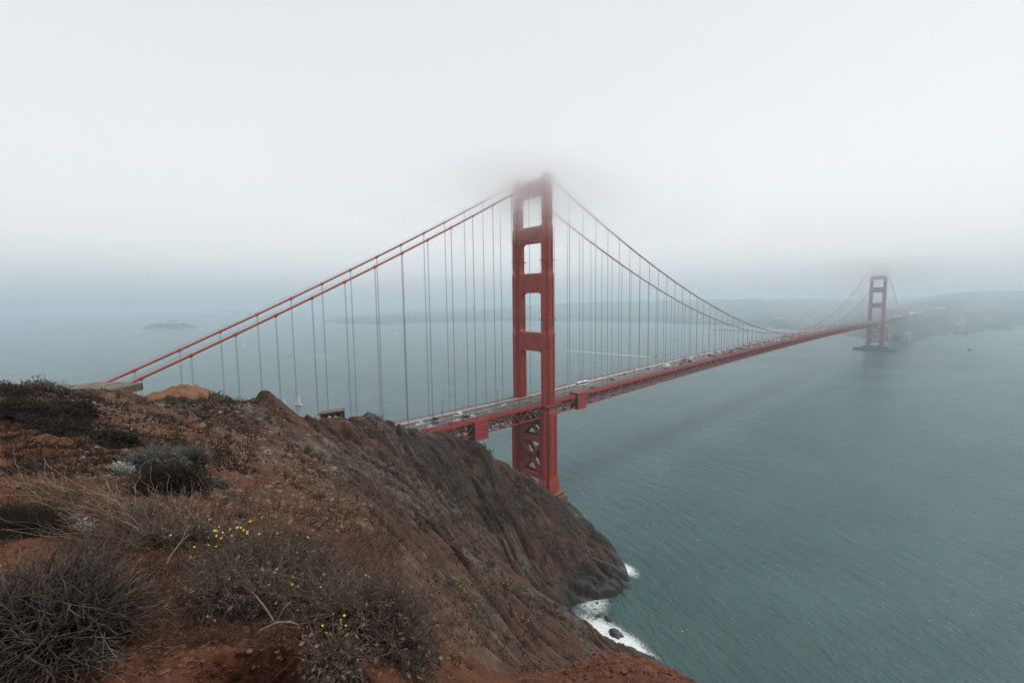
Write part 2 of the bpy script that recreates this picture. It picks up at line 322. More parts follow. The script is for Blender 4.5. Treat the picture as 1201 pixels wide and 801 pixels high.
def terrain_mat():
    m, N, L, B = mat_new('headland_ground'); p = gpos(N)
    g = N.new('ShaderNodeNewGeometry'); sp = N.new('ShaderNodeSeparateXYZ'); L.new(g.outputs['Normal'], sp.inputs[0])
    ps = N.new('ShaderNodeSeparateXYZ'); L.new(p, ps.inputs[0])
    dv = N.new('ShaderNodeVectorMath'); dv.operation = 'DISTANCE'; L.new(p, dv.inputs[0]); dv.inputs[1].default_value = tuple(CAM)
    st = mapping(N, L, p, (1, .16, .5), (0, 0, -math.atan2(STR[1], STR[0])+R(90)))    # streaks along the ribs
    big = noise_n(N, L, st, .09, 6, .62, .4); fine = noise_n(N, L, st, .55, 6, .65, .3); iso = noise_n(N, L, p, .8, 8, .68); iso2 = noise_n(N, L, p, 9, 6, .65); blot = noise_n(N, L, p, .045, 4, .6)
    soil = mixc(N, L, ramp(N, L, iso, .36, .64), (.036, .012, .006), (.17, .058, .023))
    soil = mixc(N, L, ramp(N, L, iso2, .42, .7), soil, (.10, .040, .022))
    rock = mixc(N, L, ramp(N, L, fine, .41, .60), (.016, .014, .012), (.100, .080, .063))
    rock = mixc(N, L, ramp(N, L, iso, .48, .64), rock, (.155, .122, .095))
    brown = mixc(N, L, ramp(N, L, fine, .40, .62), (.024, .014, .009), (.088, .038, .022))
    f1 = ramp(N, L, big, .46, .56)
    face = mixc(N, L, f1, brown, rock)
    green = noise_n(N, L, st, .035, 5, .6, .2); face = mixc(N, L, mnode(N, 'MULTIPLY', ramp(N, L, green, .51, .58), .9, L), face, (.014, .014, .011))
    face = mixc(N, L, mnode(N, 'MULTIPLY', ramp(N, L, blot, .52, .62), .6, L), face, (.075, .028, .016))
    nf = ramp(N, L, dv.outputs['Value'], 12, 62)
    nfn = mnode(N, 'ADD', nf, mnode(N, 'MULTIPLY', mnode(N, 'SUBTRACT', iso, .5, L), 1.4, L), L); cl = N.new('ShaderNodeClamp'); L.new(nfn, cl.inputs[0])
    c = mixc(N, L, cl.outputs[0], soil, face)
    # pale stony debris scattered over the soil of the middle slope
    deb = noise_n(N, L, p, 2.6, 6, .75); md = mnode(N, 'MULTIPLY', ramp(N, L, deb, .51, .60), ramp(N, L, dv.outputs['Value'], 8, 22), L)
    c = mixc(N, L, mnode(N, 'MULTIPLY', md, .55, L), c, (.14, .10, .075))
    pd = N.new('ShaderNodeVectorMath'); pd.operation = 'DISTANCE'; L.new(p, pd.inputs[0]); pc = world(207, 463, 96); pd.inputs[1].default_value = tuple(pc)     # worn bare path on the crest
    pk = ramp(N, L, mnode(N, 'ADD', pd.outputs['Value'], mnode(N, 'MULTIPLY', iso, 5.0, L), L), 13.5, 10.5)
    c = mixc(N, L, pk, c, (.20, .10, .055))
    wet = ramp(N, L, mnode(N, 'ADD', ps.outputs[2], mnode(N, 'MULTIPLY', iso, 5.0, L), L), 12.5, 8.0)
    c = mixc(N, L, wet, c, (.026, .024, .022))
    sand = mnode(N, 'MULTIPLY', ramp(N, L, sp.outputs[2], .80, .93), ramp(N, L, ps.outputs[2], 4.0, 2.4), L)
    c = mixc(N, L, sand, c, (.085, .066, .048))
    L.new(c, B.inputs['Base Color']); rr = N.new('ShaderNodeMapRange'); L.new(wet, rr.inputs['Value']); rr.inputs['To Min'].default_value = .95; rr.inputs['To Max'].default_value = .45
    L.new(rr.outputs[0], B.inputs['Roughness']); B.inputs['Specular IOR Level'].default_value = .25
    n1 = bump(N, L, fine, .9, .9); n2 = bump(N, L, iso, .9, .22, None, n1); bump(N, L, iso2, .8, .02, B, n2)
    return m
MT = terrain_mat()
def build_terrain():
    na, nr = 1150, 1050
    A = np.concatenate([np.linspace(-180, -62, 90, endpoint=False), np.linspace(-62, 62, na), np.linspace(62, 180, 91)[1:]])*math.pi/180
    A = -A
    Rr = np.concatenate([np.exp(np.linspace(math.log(.25), math.log(30), 430, endpoint=False)), np.exp(np.linspace(math.log(30), math.log(120), 270, endpoint=False)), np.exp(np.linspace(math.log(120), math.log(300), 350, endpoint=False)), np.linspace(300, 640, 60)])
    a, r = np.meshgrid(A, Rr); x = CAM[0]+r*np.cos(a+YAW); y = CAM[1]+r*np.sin(a+YAW)
    z = np.empty_like(x)
    for k in range(0, len(Rr), 50): z[k:k+50] = ground(x[k:k+50], y[k:k+50])
    z = np.maximum(z, -55)
    n0, n1 = x.shape; i = np.arange(n0*n1).reshape(n0, n1)
    F = np.stack([i[:-1, :-1], i[:-1, 1:], i[1:, 1:], i[1:, :-1]], -1).reshape(-1, 4)
    c = len(i.ravel()); V = np.concatenate([np.stack([x, y, z], -1).reshape(-1, 3), [[CAM[0], CAM[1], z[0].mean()]]])
    keep = z.ravel()[F].max(1) > -6
    o = np_mesh('terrain', V, F[keep], MT, True)
    return tag(o, 'steep brown headland of bare soil and ribbed rock', kind='structure')
TER = build_terrain()
# ---------------------------------------------------------------- the bridge
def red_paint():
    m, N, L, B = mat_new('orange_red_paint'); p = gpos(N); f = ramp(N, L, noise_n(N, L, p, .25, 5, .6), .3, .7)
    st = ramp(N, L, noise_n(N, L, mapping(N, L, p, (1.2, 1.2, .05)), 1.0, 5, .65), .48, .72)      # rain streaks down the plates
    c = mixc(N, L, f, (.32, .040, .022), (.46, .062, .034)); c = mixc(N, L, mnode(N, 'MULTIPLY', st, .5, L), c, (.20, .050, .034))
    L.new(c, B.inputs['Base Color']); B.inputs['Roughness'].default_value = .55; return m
M_RED = red_paint()
M_RED2 = simple('weathered_red_paint', (.22, .036, .030), .65, .3, .5)
M_ROPE = simple('greyed_wire_rope', (.16, .10, .095), .7, .2, .5)
M_ASPH = simple('worn_asphalt', (.105, .102, .098), .9, .22, .35)
M_PALE = simple('pale_walkway_concrete', (.52, .48, .45), .85, .2, .6)
M_CONC = simple('bare_concrete', (.40, .38, .35), .9, .25, .2)
M_PIER = simple('red_stained_concrete', (.20, .075, .058), .85, .35, .35)
M_DARK = simple('dark_steel', (.035, .03, .03), .6, .3, 1)
M_WHITE = simple('white_paint', (.72, .72, .70), .4, .08, .5)
M_LINE = simple('lane_paint', (.55, .53, .46), .8, .2, 1)
HW = 13.72
def zr(x):                     # roadway height along the bridge
    if 0 <= x <= 1280: return 74.8+6.2*(1-((x-640)/640)**2)
    return 74.8
def cable_z(x):
    if 0 <= x <= 1280: u = (x-640)/640; return 84.6+(226.2-84.6)*u*u
    t = (-x if x < 0 else x-1280)/343.0
    return 226.2+(66.42-226.2)*t-4*7.1*t*(1-t)
X0, X1 = -300.0, 1623.0
bridge = tag(empty('suspension_bridge'), 'long red suspension bridge crossing the strait into the fog', 'bridge')
# towers ------------------------------------------------
def plan(wy, lx, n=1.0):       # stepped leg plan: rectangle with notched corners
    a, b = lx/2, wy/2; c, d = a*.56, b*.52
    return [(-a, -d), (-c, -d), (-c, -b), (c, -b), (c, -d), (a, -d), (a, d), (c, d), (c, b), (-c, b), (-c, d), (-a, d)]
TIERS = [(22, 70, 8.4, 13.4), (70, 123.5, 6.7, 10.2), (123.5, 163.5, 6.2, 9.4), (163.5, 194.5, 5.5, 8.3), (194.5, 224, 4.9, 7.4)]
def flat_plan(p, s): return [(x*s, y*s) for x, y in p]
def make_leg(sgn, x, parent, z0):
    m = MB(); y = sgn*HW
    off = lambda p: [(px+x, py+y) for px, py in p]
    m.prism(off(plan(9.8, 15.6)), z0, 19.4); m.prism(off(plan(9.8, 15.6)), 19.4, 22.3, off(plan(8.4, 13.4)))
    z = 22.3
    for (za, zb, wy, lx), nxt in zip(TIERS, TIERS[1:]+[None]):
        zb2 = zb-1.4 if nxt else zb
        m.prism(off(plan(wy, lx)), z, zb2)
        if nxt: m.prism(off(plan(wy+.02, lx+.02)), zb2, zb, off(plan(nxt[2], nxt[3]))); z = zb
    # raised ribs on the wide faces, one pair for each tier
    for za, zb, wy, lx in TIERS[:]:
        zb -= 4
        for s in (-1, 1):
            for q in (-1, 1):
                m.box(x+q*lx*.17-.4, x+q*lx*.17+.4, y+s*wy/2-.2, y+s*wy/2+.5 if s > 0 else y+s*wy/2+.2, za+2.5, zb) if s > 0 else m.box(x+q*lx*.17-.4, x+q*lx*.17+.4, y-wy/2-.5, y-wy/2+.2, za+2.5, zb)
                m.box(x+s*lx/2-.45, x+s*lx/2+.45, y+q*wy*.15-.35, y+q*wy*.15+.35, za+2.5, zb)
    m.prism(off(plan(3.9, 6.0)), 224, 225.6); m.box(x-2.2, x+2.2, y-1.3, y+1.3, 225.6, 227.6)
    return m.build('leg', M_RED, parent)
def make_tower(x, z0, parent):
    t = empty('tower', (x, 0, 0), bridge)
    legs = [make_leg(s, 0, t, z0) for s in (-1, 1)]
    for s, l in zip((-1, 1), legs):     # thin maintenance walkways ringing the leg
        for zt, wy, lx in ((131.5, 6.0, 9.1), (171, 5.4, 8.1)):
            m = MB(); a, b = lx/2+.55, wy/2+.55; y = s*HW
            m.box(-a, a, y-b, y+b, zt, zt+.35); m.build('walkway_ring', M_RED2, t)
    yi = lambda wy: HW-wy/2+.25
    for zb, zt, dx, wy in ((109.8, 122.6, 5.6, 6.0), (149.6, 162.8, 5.0, 6.0), (183.2, 194.0, 4.5, 5.4), (214.0, 224.6, 4.0, 4.9)):
        m = MB(); y = yi(wy); c = 2.6
        # portal strut with haunched lower corners, seen as one deep plate girder
        prof = [(-y, zb-c*1.5), (-y+c*.35, zb-c*.55), (-y+c*1.1, zb), (y-c*1.1, zb), (y-c*.35, zb-c*.55), (y, zb-c*1.5), (y, zt+1.3), (y-.9, zt+.9), (y-1.3, zt), (-y+1.3, zt), (-y+.9, zt+.9), (-y, zt+1.3)]
        n = len(prof); m.add([(-dx/2, p, q) for p, q in prof]+[(dx/2, p, q) for p, q in prof], [tuple(range(n)), tuple(range(2*n-1, n-1, -1))]+[(i, n+i, n+(i+1) % n, (i+1) % n) for i in range(n)])
        k = 14
        for j in range(k):                                # vertical fluting of the girder
            yy = -y+2.4+(2*y-4.8)*(j+.5)/k
            for s in (-1, 1): m.box(s*dx/2-.3, s*dx/2+.3, yy-.26, yy+.26, zb+1.6, zt-1.6)
        for s in (-1, 1): m.box(s*dx/2-.2, s*dx/2+.2, -y+.6, y-.6, zt-1.2, zt-.25); m.box(s*dx/2-.2, s*dx/2+.2, -y+2.7, y-2.7, zb+.25, zb+1.2)
        ps = m.build('portal_strut', M_RED, t)
        for s in (-1, 1):                                 # stepped brackets on the legs under the strut
            b = MB()
            for j, (hh, d) in enumerate(((3.2, .9), (6.4, .6), (10.0, .32))):
                yy = s*(y-.2); b.box(-dx/2+.7, dx/2-.7, min(yy, yy-s*d), max(yy, yy-s*d), zb-c*1.5-hh, zb-c*1.5-hh+3.1)
            b.build('stepped_bracket', M_RED, ps)
    zd = zr(x if x else 0)
    y = HW-3.0
    for za, zb, nm in ((46.4, 50.2, 'cross_strut'), (20.6, 24.0, 'cross_strut')):
        m = MB()
        for s in (-1, 1): m.box(s*3.1-.9, s*3.1+.9, -y, y, za, zb)
        m.box(-2.2, 2.2, -y, y, za+.5, za+1.1); m.build(nm, M_RED, t)
    for za, zb in ((50.2, 68.0), (24.0, 46.4)):
        m = MB()
        for s in (-1, 1):
            m.bar((s*3.1, -y, za), (s*3.1, y, zb), 1.5, 2.7, (0, 0, 1)); m.bar((s*3.1-.02, y, za), (s*3.1-.02, -y, zb), 1.46, 2.7, (0, 0, 1))
            m.box(s*3.1-.72, s*3.1+.72, -3.4, 3.4, (za+zb)/2-2.6, (za+zb)/2+2.6)
        m.build('cross_brace', M_RED, t)
    m = MB(); ring = [(-8.2, -HW-5.6), (8.2, -HW-5.6), (8.2, -HW+2.4), (-8.2, -HW+2.4)]
    for s in (-1, 1):                                     # sidewalk bay round the leg
        m = MB(); m.box(-7.6, 7.6, min(s*(HW+5.2), s*(HW-3)), max(s*(HW+5.2), s*(HW-3)), zd-1.5, zd-.7)
        for j in range(19): m.box(-7.5+j*.83-.05, -7.5+j*.83+.05, s*(HW+5.15)-.06, s*(HW+5.15)+.06, zd-.7, zd+.5)
        m.box(-7.6, 7.6, s*(HW+5.15)-.09, s*(HW+5.15)+.09, zd+.5, zd+.66)
        m.build('sidewalk_bay', M_RED2, t)
    return t
tn = make_tower(0, 11.6, bridge); tn['label'] = 'near tower'
ts = make_tower(1280, 11.0, bridge); ts['label'] = 'far tower'
m = MB()
for s in (-1, 1): m.prism([(-10.5, s*HW-8), (10.5, s*HW-8), (10.5, s*HW+8), (-10.5, s*HW+8)], -3, 9.0); m.prism([(-9.4, s*HW-6.6), (9.4, s*HW-6.6), (9.4, s*HW+6.6), (-9.4, s*HW+6.6)], 9.0, 11.6)
m.box(-6, 6, -HW+7.9, HW-7.9, -3, 10.2); m.build('tower_pier', M_PIER, tn, .25)
m = MB(); ov = lambda a, b, n=40: [(a*math.cos(2*math.pi*k/n), b*math.sin(2*math.pi*k/n)) for k in range(n)]
m.prism(ov(23, 47), -10, 4.2); m.prism(ov(21.8, 45.8), 4.2, 4.9)
m.build('pier_fender', simple('wet_dark_concrete', (.035, .033, .03), .7, .3, .1), ts)
m = MB(); m.prism(ov(13, 27), 4.9, 11.0); m.build('tower_pier', M_DARK, ts)
# main cables ------------------------------------------------
xs = list(np.arange(-335, 0, 8.0))+list(np.arange(0, 1280, 8.0))+list(np.arange(1280, 1624, 8.0))
SUSP_N = [-215.0+15.24*k for k in range(-5, 15)]; SUSP_M = [22.9+15.24*k for k in range(82)]; SUSP_S = [1280+16+15.24*k for k in range(20)]
for s in (-1, 1):
    m = MB(); m.tube([(x, s*HW, cable_z(x)) for x in xs], .47, 10)
    cb = m.build('main_cable', M_RED, bridge, smooth=True)
    for x in SUSP_N+SUSP_M[:14]:
        m = MB(); d = (cable_z(x+.5)-cable_z(x-.5)); m.tube([(x-.55, s*HW, cable_z(x)-.55*d), (x+.55, s*HW, cable_z(x)+.55*d)], .66, 8)
        m.box(x-.35, x+.35, s*HW-.16, s*HW+.16, cable_z(x)-.95, cable_z(x)-.4); m.build('cable_band', M_RED, cb)
    for q in (-1, 1):                                     # hand lines above the cable
        m = MB(); m.tube([(x, s*HW+q*.5, cable_z(x)+1.25) for x in xs if x < 300], .03, 4)
        m.build('hand_rope', M_ROPE, cb)
def ropes(m, x, s):
    for q in (-.2, .2): m.bar((x+q, s*HW, cable_z(x)-.5), (x+q, s*HW, zr(x)-.4), .105, .105)
n_ind = 0; rest = MB()
for x in SUSP_N+SUSP_M:
    for s in (-1, 1):
        if n_ind < 100: m = MB(); ropes(m, x, s); m.build('suspender', M_ROPE, bridge); n_ind += 1
        else: ropes(rest, x, s)
for x in SUSP_S:
    for s in (-1, 1): ropes(rest, x, s)
rest.build('suspender_ropes', M_ROPE, bridge)['kind'] = 'stuff'
# deck ------------------------------------------------
xd = list(np.arange(X0, X1+1, 7.62))
def strip(m, y0, y1, dz, th):
    for a, b in zip(xd[:-1], xd[1:]):
        za, zb = zr(a)+dz, zr(b)+dz
        m.add([(a, y0, za-th), (a, y1, za-th), (a, y1, za), (a, y0, za), (b, y0, zb-th), (b, y1, zb-th), (b, y1, zb), (b, y0, zb)],
              [(0, 1, 2, 3), (7, 6, 5, 4), (3, 2, 6, 7), (0, 4, 5, 1), (0, 3, 7, 4), (1, 5, 6, 2)])
m = MB(); strip(m, -9.45, 9.45, 0, .4); deck = m.build('road_deck', M_ASPH, bridge)
m = MB()
for y in (-6.3, -3.15, 3.15, 6.3):
    for x in np.arange(X0+2, X1-4, 12.2): m.add([(x, y-.09, zr(x)+.006), (x+3.6, y-.09, zr(x+3.6)+.006), (x+3.6, y+.09, zr(x+3.6)+.006), (x, y+.09, zr(x)+.006)], [(0, 1, 2, 3)])
m.build('lane_markings', M_LINE, deck)
m = MB()
for a, b in zip(xd[:-1], xd[1:]): m.bar((a, .2, zr(a)+.4), (b, .2, zr(b)+.4), .3, .8)
m.build('median_barrier', M_CONC, deck)
for s in (-1, 1):
    m = MB(); y0, y1 = sorted((s*9.45, s*13.15)); strip(m, y0+.002, y1, .22, .3); m.build('sidewalk', M_PALE if s > 0 else M_RED2, bridge)
    m = MB(); strip(m, min(s*13.15, s*14.05)+.002, max(s*13.15, s*14.05), .1, 1.15); m.build('edge_girder', M_RED, bridge)
    m = MB()
    for a, b in zip(xd[:-1], xd[1:]):
        ry = s*13.35 if s > 0 else s*13.35
        for h in (1.28, .45): m.bar((a, ry, zr(a)+h), (b, ry, zr(b)+h), .16, .14)
        mid = (a+b)/2
        for q in range(8): xx = a+(b-a)*q/8; m.bar((xx, ry, zr(xx)+.1), (xx, ry, zr(xx)+1.25), .22 if q == 0 else .1, .12)
    m.build('outer_railing', M_RED2, bridge)
    m = MB()
    for a, b in zip(xd[:-1], xd[1:]):
        m.bar((a, s*9.65, zr(a)+.95), (b, s*9.65, zr(b)+.95), .1, .1); m.bar((a, s*9.65, zr(a)+.22), (a, s*9.65, zr(a)+1.0), .12, .1); m.bar((a, s*9.65, zr(a)+.6), (b, s*9.65, zr(b)+.6), .05, .08)
    m.build('kerb_railing', M_RED2, bridge)
    m = MB(); H = 8.6; ty = s*13.6
    for k, (a, b) in enumerate(zip(xd[:-1], xd[1:])):
        ta, tb = zr(a)-1.35, zr(b)-1.35; ba, bb = ta-H+.9, tb-H+.9
        m.bar((a, ty, ta), (b, ty, tb), .75, .7); m.bar((a, ty, ba), (b, ty, bb), .75, .7)
        m.bar((a, ty, ta), (a, ty, ba), .42, .42)
        if k % 2: m.bar((a, ty, ta), (b, ty, bb), .55, .5)
        else: m.bar((a, ty, ba), (b, ty, tb), .55, .5)
    m.build('stiffening_truss', M_RED, bridge)
m = MB()
for k, (a, b) in enumerate(zip(xd[:-1], xd[1:])):
    t = zr(a)-1.35; bt = t-7.7
    m.bar((a, -13.2, t-.6), (a, 13.2, t-.6), .35, 3.1)
    for y in (-10.5, -3.5, 3.5, 10.5): m.bar((a, y, t-2), (a, y, bt), .3, .3)
    for y in (-7, 0, 7): m.bar((a, y-3.5, bt), (a, y+3.5, t-2), .3, .3); m.bar((a, y+3.5, bt), (a, y-3.5, t-2), .3, .3)
    m.bar((a, -11.6, t-4.2), (b, -11.6, t-4.2), 1.5, .25); m.bar((a, -12.3, t-3.3), (b, -12.3, t-3.3), .1, .1)
    for q in (-1, 1): m.bar((a, q*13.2, t-.4), (a, 0, bt+.2), .35, .35)
    m.bar((a, -13.2, bt), (a, 13.2, bt), .4, .4)
    if k % 2 == 0: m.bar((a, -13.2, bt), (b, 0, bt), .45, .4); m.bar((a, 13.2, bt), (b, 0, bt), .45, .4)
    else: m.bar((a, 0, bt), (b, -13.2, bt), .45, .4); m.bar((a, 0, bt), (b, 13.2, bt), .45, .4)
    for y in (-7.5, -2.5, 2.5, 7.5): m.bar((a, y, zr(a)-.75), (b, y, zr(b)-.75), .3, .6)
m.build('floor_bracing', simple('shaded_underdeck_paint', (.075, .022, .018), .75, .35, .4), bridge)  # bracing colour darkened to paint in the shade below the deck
# concrete pylons and arch at the far shore
m = MB()
for s in (-1, 1): m.box(-5.5, 5.5, s*14.5-4.2, s*14.5+4.2, -2, 92); m.box(-4.4, 4.4, s*14.5-3.3, s*14.5+3.3, 92, 96)
m.box(-4, 4, -10.5, 10.5, 60, 71); m.box(-4, 4, -10.5, 10.5, 86, 91)
for s in (-1, 1):
    for q in (-2.6, 0, 2.6): m.box(q-.4, q+.4, s*18.68-.3, s*18.68+.3, 6, 88)
py = m.build('concrete_pylon', M_CONC, bridge); py.location = (1632, 0, 0)
p2 = py.copy(); COL.objects.link(p2); p2.parent = bridge; p2.location = (1722, 0, 0)
m = MB()
for s in (-1, 1):
    pts = [(1638+78*k/14, s*12, 20+44*math.sin(math.pi*k/14)) for k in range(15)]
    for a, b in zip(pts[:-1], pts[1:]):
        m.bar(a, b, 1.0, 1.4); up = lambda p: (p[0], p[1], p[2]-4-3*abs(p[0]-1677)/39); m.bar(up(a), up(b), .9, 1.0); m.bar(a, up(b), .5, .5); m.bar((a[0], a[1], 71), a, .5, .5)
m.build('steel_arch', M_RED, bridge)
m = MB(); m.box(1623.5, 2050, -9.4, 9.4, 73.2, 74.6); m.box(1623.5, 2050, -12.8, -9.42, 73, 75.6); m.box(1623.5, 2050, 9.42, 12.8, 73, 75.6); m.build('approach_viaduct', M_CONC, bridge)
m = MB()
for x in np.arange(1760, 2040, 38):
    for s in (-1, 1): m.box(x-1.2, x+1.2, s*8-1.2, s*8+1.2, 5, 73.1)
m.build('viaduct_bents', M_CONC, bridge)['kind'] = 'stuff'
m = MB(); m.box(1612, 1652, -34, -20, -2, 22); m.box(1658, 1684, -38, -24, -2, 24); 
m.build('anchor_block', M_CONC, bridge)
# ---------------------------------------------------------------- things hanging from and standing on the bridge
M_ENC = simple('red_sheet_cladding', (.50, .055, .060), .6, .15, .4)
def enclosure(x0, x1, z0, z1, label):
    e = tag(empty('work_enclosure', ((x0+x1)/2, -14, z0)), label, 'work enclosure', 'cladded work enclosures hung on the truss')
    c = (x1-x0)/2; h = z1-z0
    m = MB(); m.box(-c, c, -1.15, 6, .1, h); m.build('dark_shell', M_DARK, e)
    m = MB(); m.box(-c, c, -1.34, -1.16, 0, h); m.build('backing_sheet', M_RED2, e); m = MB()
    n = 7
    for k in range(n): zz = h*(k+.15)/n; m.box(-c-.06, c+.06, -1.62, -1.345, zz, zz+h/n*.62)
    m.build('corrugated_side', M_ENC, e)
    m = MB(); m.box(-c-.3, c+.3, -1.7, 6.2, h+.004, h+.3); m.build('cover_sheet', M_RED2, e)
enclosure(-65.5, -55.3, 62.6, 74.2, 'bright red corrugated work enclosure on the side span near the cliff')
enclosure(30.2, 39.6, 64.6, 76.6, 'faded red work enclosure just past the near tower')
# ---------------------------------------------------------------- far shore, island
COAST = [(5200, -2600), (3800, -900), (3000, -420), (2609, -289), (2330, -205), (2073, -111), (1950, -95), (1860, -62), (1770, -70), (1690, -62), (1622, -50), (1596, 0), (1618, 52), (1700, 130), (1765, 175), (1835, 150), (1960, 330), (2110, 679), (2165, 950), (2150, 1223), (2040, 1700), (1800, 2050), (1503, 2273), (1113, 2420), (900, 2900), (1500, 3900), (3800, 5200), (6800, 3500), (7200, -1500)]
def poly_dist(x, y, P):
    d = np.full(x.shape, 1e9); ins = np.zeros(x.shape, bool); n = len(P)
    for k in range(n):
        (ax, ay), (bx, by) = P[k], P[(k+1) % n]; vx, vy = bx-ax, by-ay; t = np.clip(((x-ax)*vx+(y-ay)*vy)/(vx*vx+vy*vy), 0, 1)
        d = np.minimum(d, np.hypot(x-ax-t*vx, y-ay-t*vy)); c = ((ay > y) != (by > y)) & (x < (bx-ax)*(y-ay)/(by-ay+1e-9)+ax); ins ^= c
    return np.where(ins, d, -d)
def far_ground(x, y):
    d = poly_dist(x, y, COAST); bluff = sstep(420, -60, y)*sstep(1500, 1900, x)
    low = 3+9*sstep(20, 400, d)+95*sstep(500, 2300, d)
    hi = 58*sstep(0, 120, d)+48*sstep(90, 420, d)+46*sstep(350, 1200, d)
    z = low*(1-bluff)+hi*bluff+sstep(10, 250, d)*(14*fbm(x/240, y/240, 4)+10*(ridged(x/160+.3*y/160, y/160, 4)-.6))
    z = z-26*np.exp(-((x-1690)**2+(y-5)**2)/150**2)*bluff
    return np.where(d > 0, np.maximum(z, .6), -6.0)
def far_mat():
    m, N, L, B = mat_new('far_headland'); p = gpos(N)
    n1 = noise_n(N, L, mapping(N, L, p, (1, 1, 2.5), (0, 0, .5)), .011, 7, .62, .6); n2 = noise_n(N, L, p, .05, 5, .6)
    c = mixc(N, L, ramp(N, L, n2, .35, .65), (.020, .032, .026), (.055, .062, .046)); c = mixc(N, L, ramp(N, L, n1, .55, .63), c, (.24, .21, .175))
    L.new(c, B.inputs['Base Color']); B.inputs['Roughness'].default_value = .95; bump(N, L, n2, .8, 8, B); return m
gx_ = np.concatenate([np.arange(1080, 2800, 16.0), np.arange(2800, 7200, 60.0)]); gy_ = np.concatenate([np.arange(-2600, -700, 50.0), np.arange(-700, 1600, 16.0), np.arange(1600, 5200, 50.0)])
X, Y = np.meshgrid(gx_, gy_); Z = far_ground(X, Y); n0, n1 = X.shape; i = np.arange(n0*n1).reshape(n0, n1)
F = np.stack([i[:-1, :-1], i[:-1, 1:], i[1:, 1:], i[1:, :-1]], -1).reshape(-1, 4); F = F[Z.ravel()[F].max(1) > -5]
tag(np_mesh('hills', np.stack([X, Y, Z], -1).reshape(-1, 3), F, far_mat()), 'dark wooded bluffs of the far shore fading into haze', kind='structure')
g = np.linspace(-1, 1, 70); X, Y = np.meshgrid(g*190, g*90); q = np.hypot(X/170*(1+.15*fbm(X/60, Y/60, 3)), Y/75)
Z = 27*np.clip(1-q**2.6, -.4, 1)+4*fbm(X/35, Y/35, 4)*(q < 1)+5*np.exp(-((X+60)/60)**2); i = np.arange(4900).reshape(70, 70)
isl = np_mesh('island', np.stack([X, Y, Z], -1).reshape(-1, 3), np.stack([i[:-1, :-1], i[:-1, 1:], i[1:, 1:], i[1:, :-1]], -1).reshape(-1, 4), far_mat())
isl.location = (171, 3213, -.5); isl.rotation_euler = (0, 0, YAW-R(90)); tag(isl, 'low rocky island dim in the haze far out in the bay', kind='structure')
M_FARW = simple('pale_render_wall', (.62, .60, .56), .8, .15, .05); M_ROOF = simple('clay_tile_roof', (.22, .09, .06), .85, .2, .1)
def gable(name, loc, sx, sy, h, rz, label, group=None, cat='building'):
    e = tag(empty(name, loc), label, cat, group); e.rotation_euler = (0, 0, rz)
    m = MB(); m.box(-sx/2, sx/2, -sy/2, sy/2, -6, h); m.build('wall', M_FARW, e)
    m = MB(); o = .6; a, b, r = sx/2+o, sy/2+o, h+sy*.28
    m.add([(-a, -b, h+.02), (a, -b, h+.02), (a, b, h+.02), (-a, b, h+.02), (-a, 0, r), (a, 0, r)], [(0, 3, 2, 1), (0, 1, 5, 4), (2, 3, 4, 5), (1, 2, 5), (3, 0, 4)]); m.build('roof', M_ROOF, e)
    return e
cu, su = math.cos(YAW-R(90)), math.sin(YAW-R(90))
gable('cell_block', (171+20*cu, 3213+20*su, 29), 64, 24, 9, YAW-R(90), 'long pale block on the crest of the hazy island')
lt = tag(empty('lighthouse', (171+105*cu, 3213+105*su, 22)), 'slim pale lighthouse standing on the hazy island', 'lighthouse')
m = MB(); m.lathe([(2.4, -4), (1.7, 22)], 10); m.build('tower_shaft', M_FARW, lt); m = MB(); m.lathe([(2.2, 22.02), (2.2, 22.6), (1.3, 22.7), (1.3, 25), (.2, 26.6)], 10); m.build('lantern_room', M_DARK, lt)
FB = [(914, 374, 34, 14), (924, 371.5, 46, 16), (932, 374, 38, 14), (944, 376, 26, 12), (956, 372, 30, 13), (983, 374, 40, 16), (995, 374.5, 34, 13), (969, 379, 26, 12), (1066, 367, 40, 12), (1078, 368, 30, 12), (1102, 362, 36, 12)]
for px, py, sx, sy in FB:       # pale houses on the far slopes, each set on the ground where it stands
    d = np.linspace(1400, 3800, 1200); P = CAM[None]+(_fw+_r2*(px-600.5)/FPX-_u2*(py-400.5)/FPX)[None]*d[:, None]; zz = far_ground(P[:, 0], P[:, 1]); k = np.argmax(P[:, 2] < zz)
    if P[k, 2] < zz[k]: gable('hill_house', (P[k, 0], P[k, 1], zz[k]), sx, sy, 9, YAW-R(90)+random.uniform(-.3, .3), 'pale long house with pitched roof on the far wooded shore', 'pale houses on the far shore')
ft = tag(empty('brick_fort', (1678, 2, 0)), 'low dark brick fort at the water under the bridge end', 'fort')
M_BRICK = simple('sooty_brick', (.13, .065, .05), .9, .3, .1)
m = MB(); m.box(-36, 36, -34, 34, -2, 13); m.build('wall', M_BRICK, ft); m = MB()
m.box(-37, 37, -35, -33.9, 13.01, 14.6); m.box(-37, 37, 33.9, 35, 13.01, 14.6); m.box(-37, -35.9, -33.8, 33.8, 13.01, 14.6); m.box(35.9, 37, -33.8, 33.8, 13.01, 14.6); m.build('parapet', M_BRICK, ft)
pr = tag(empty('long_pier', (1766, 560, 0)), 'low dark pier reaching out from the far shore', 'pier'); pr.rotation_euler = (0, 0, R(92))
m = MB(); m.box(-75, 75, -4, 4, 2.6, 4.2); m.build('pier_deck', M_DARK, pr); m = MB()
for k in range(26): m.box(-74+k*5.9-.4, -74+k*5.9+.4, -3.2, -2.4, -3, 2.59); m.box(-74+k*5.9-.4, -74+k*5.9+.4, 2.4, 3.2, -3, 2.59)
m.build('pilings', M_DARK, pr)['kind'] = 'stuff'
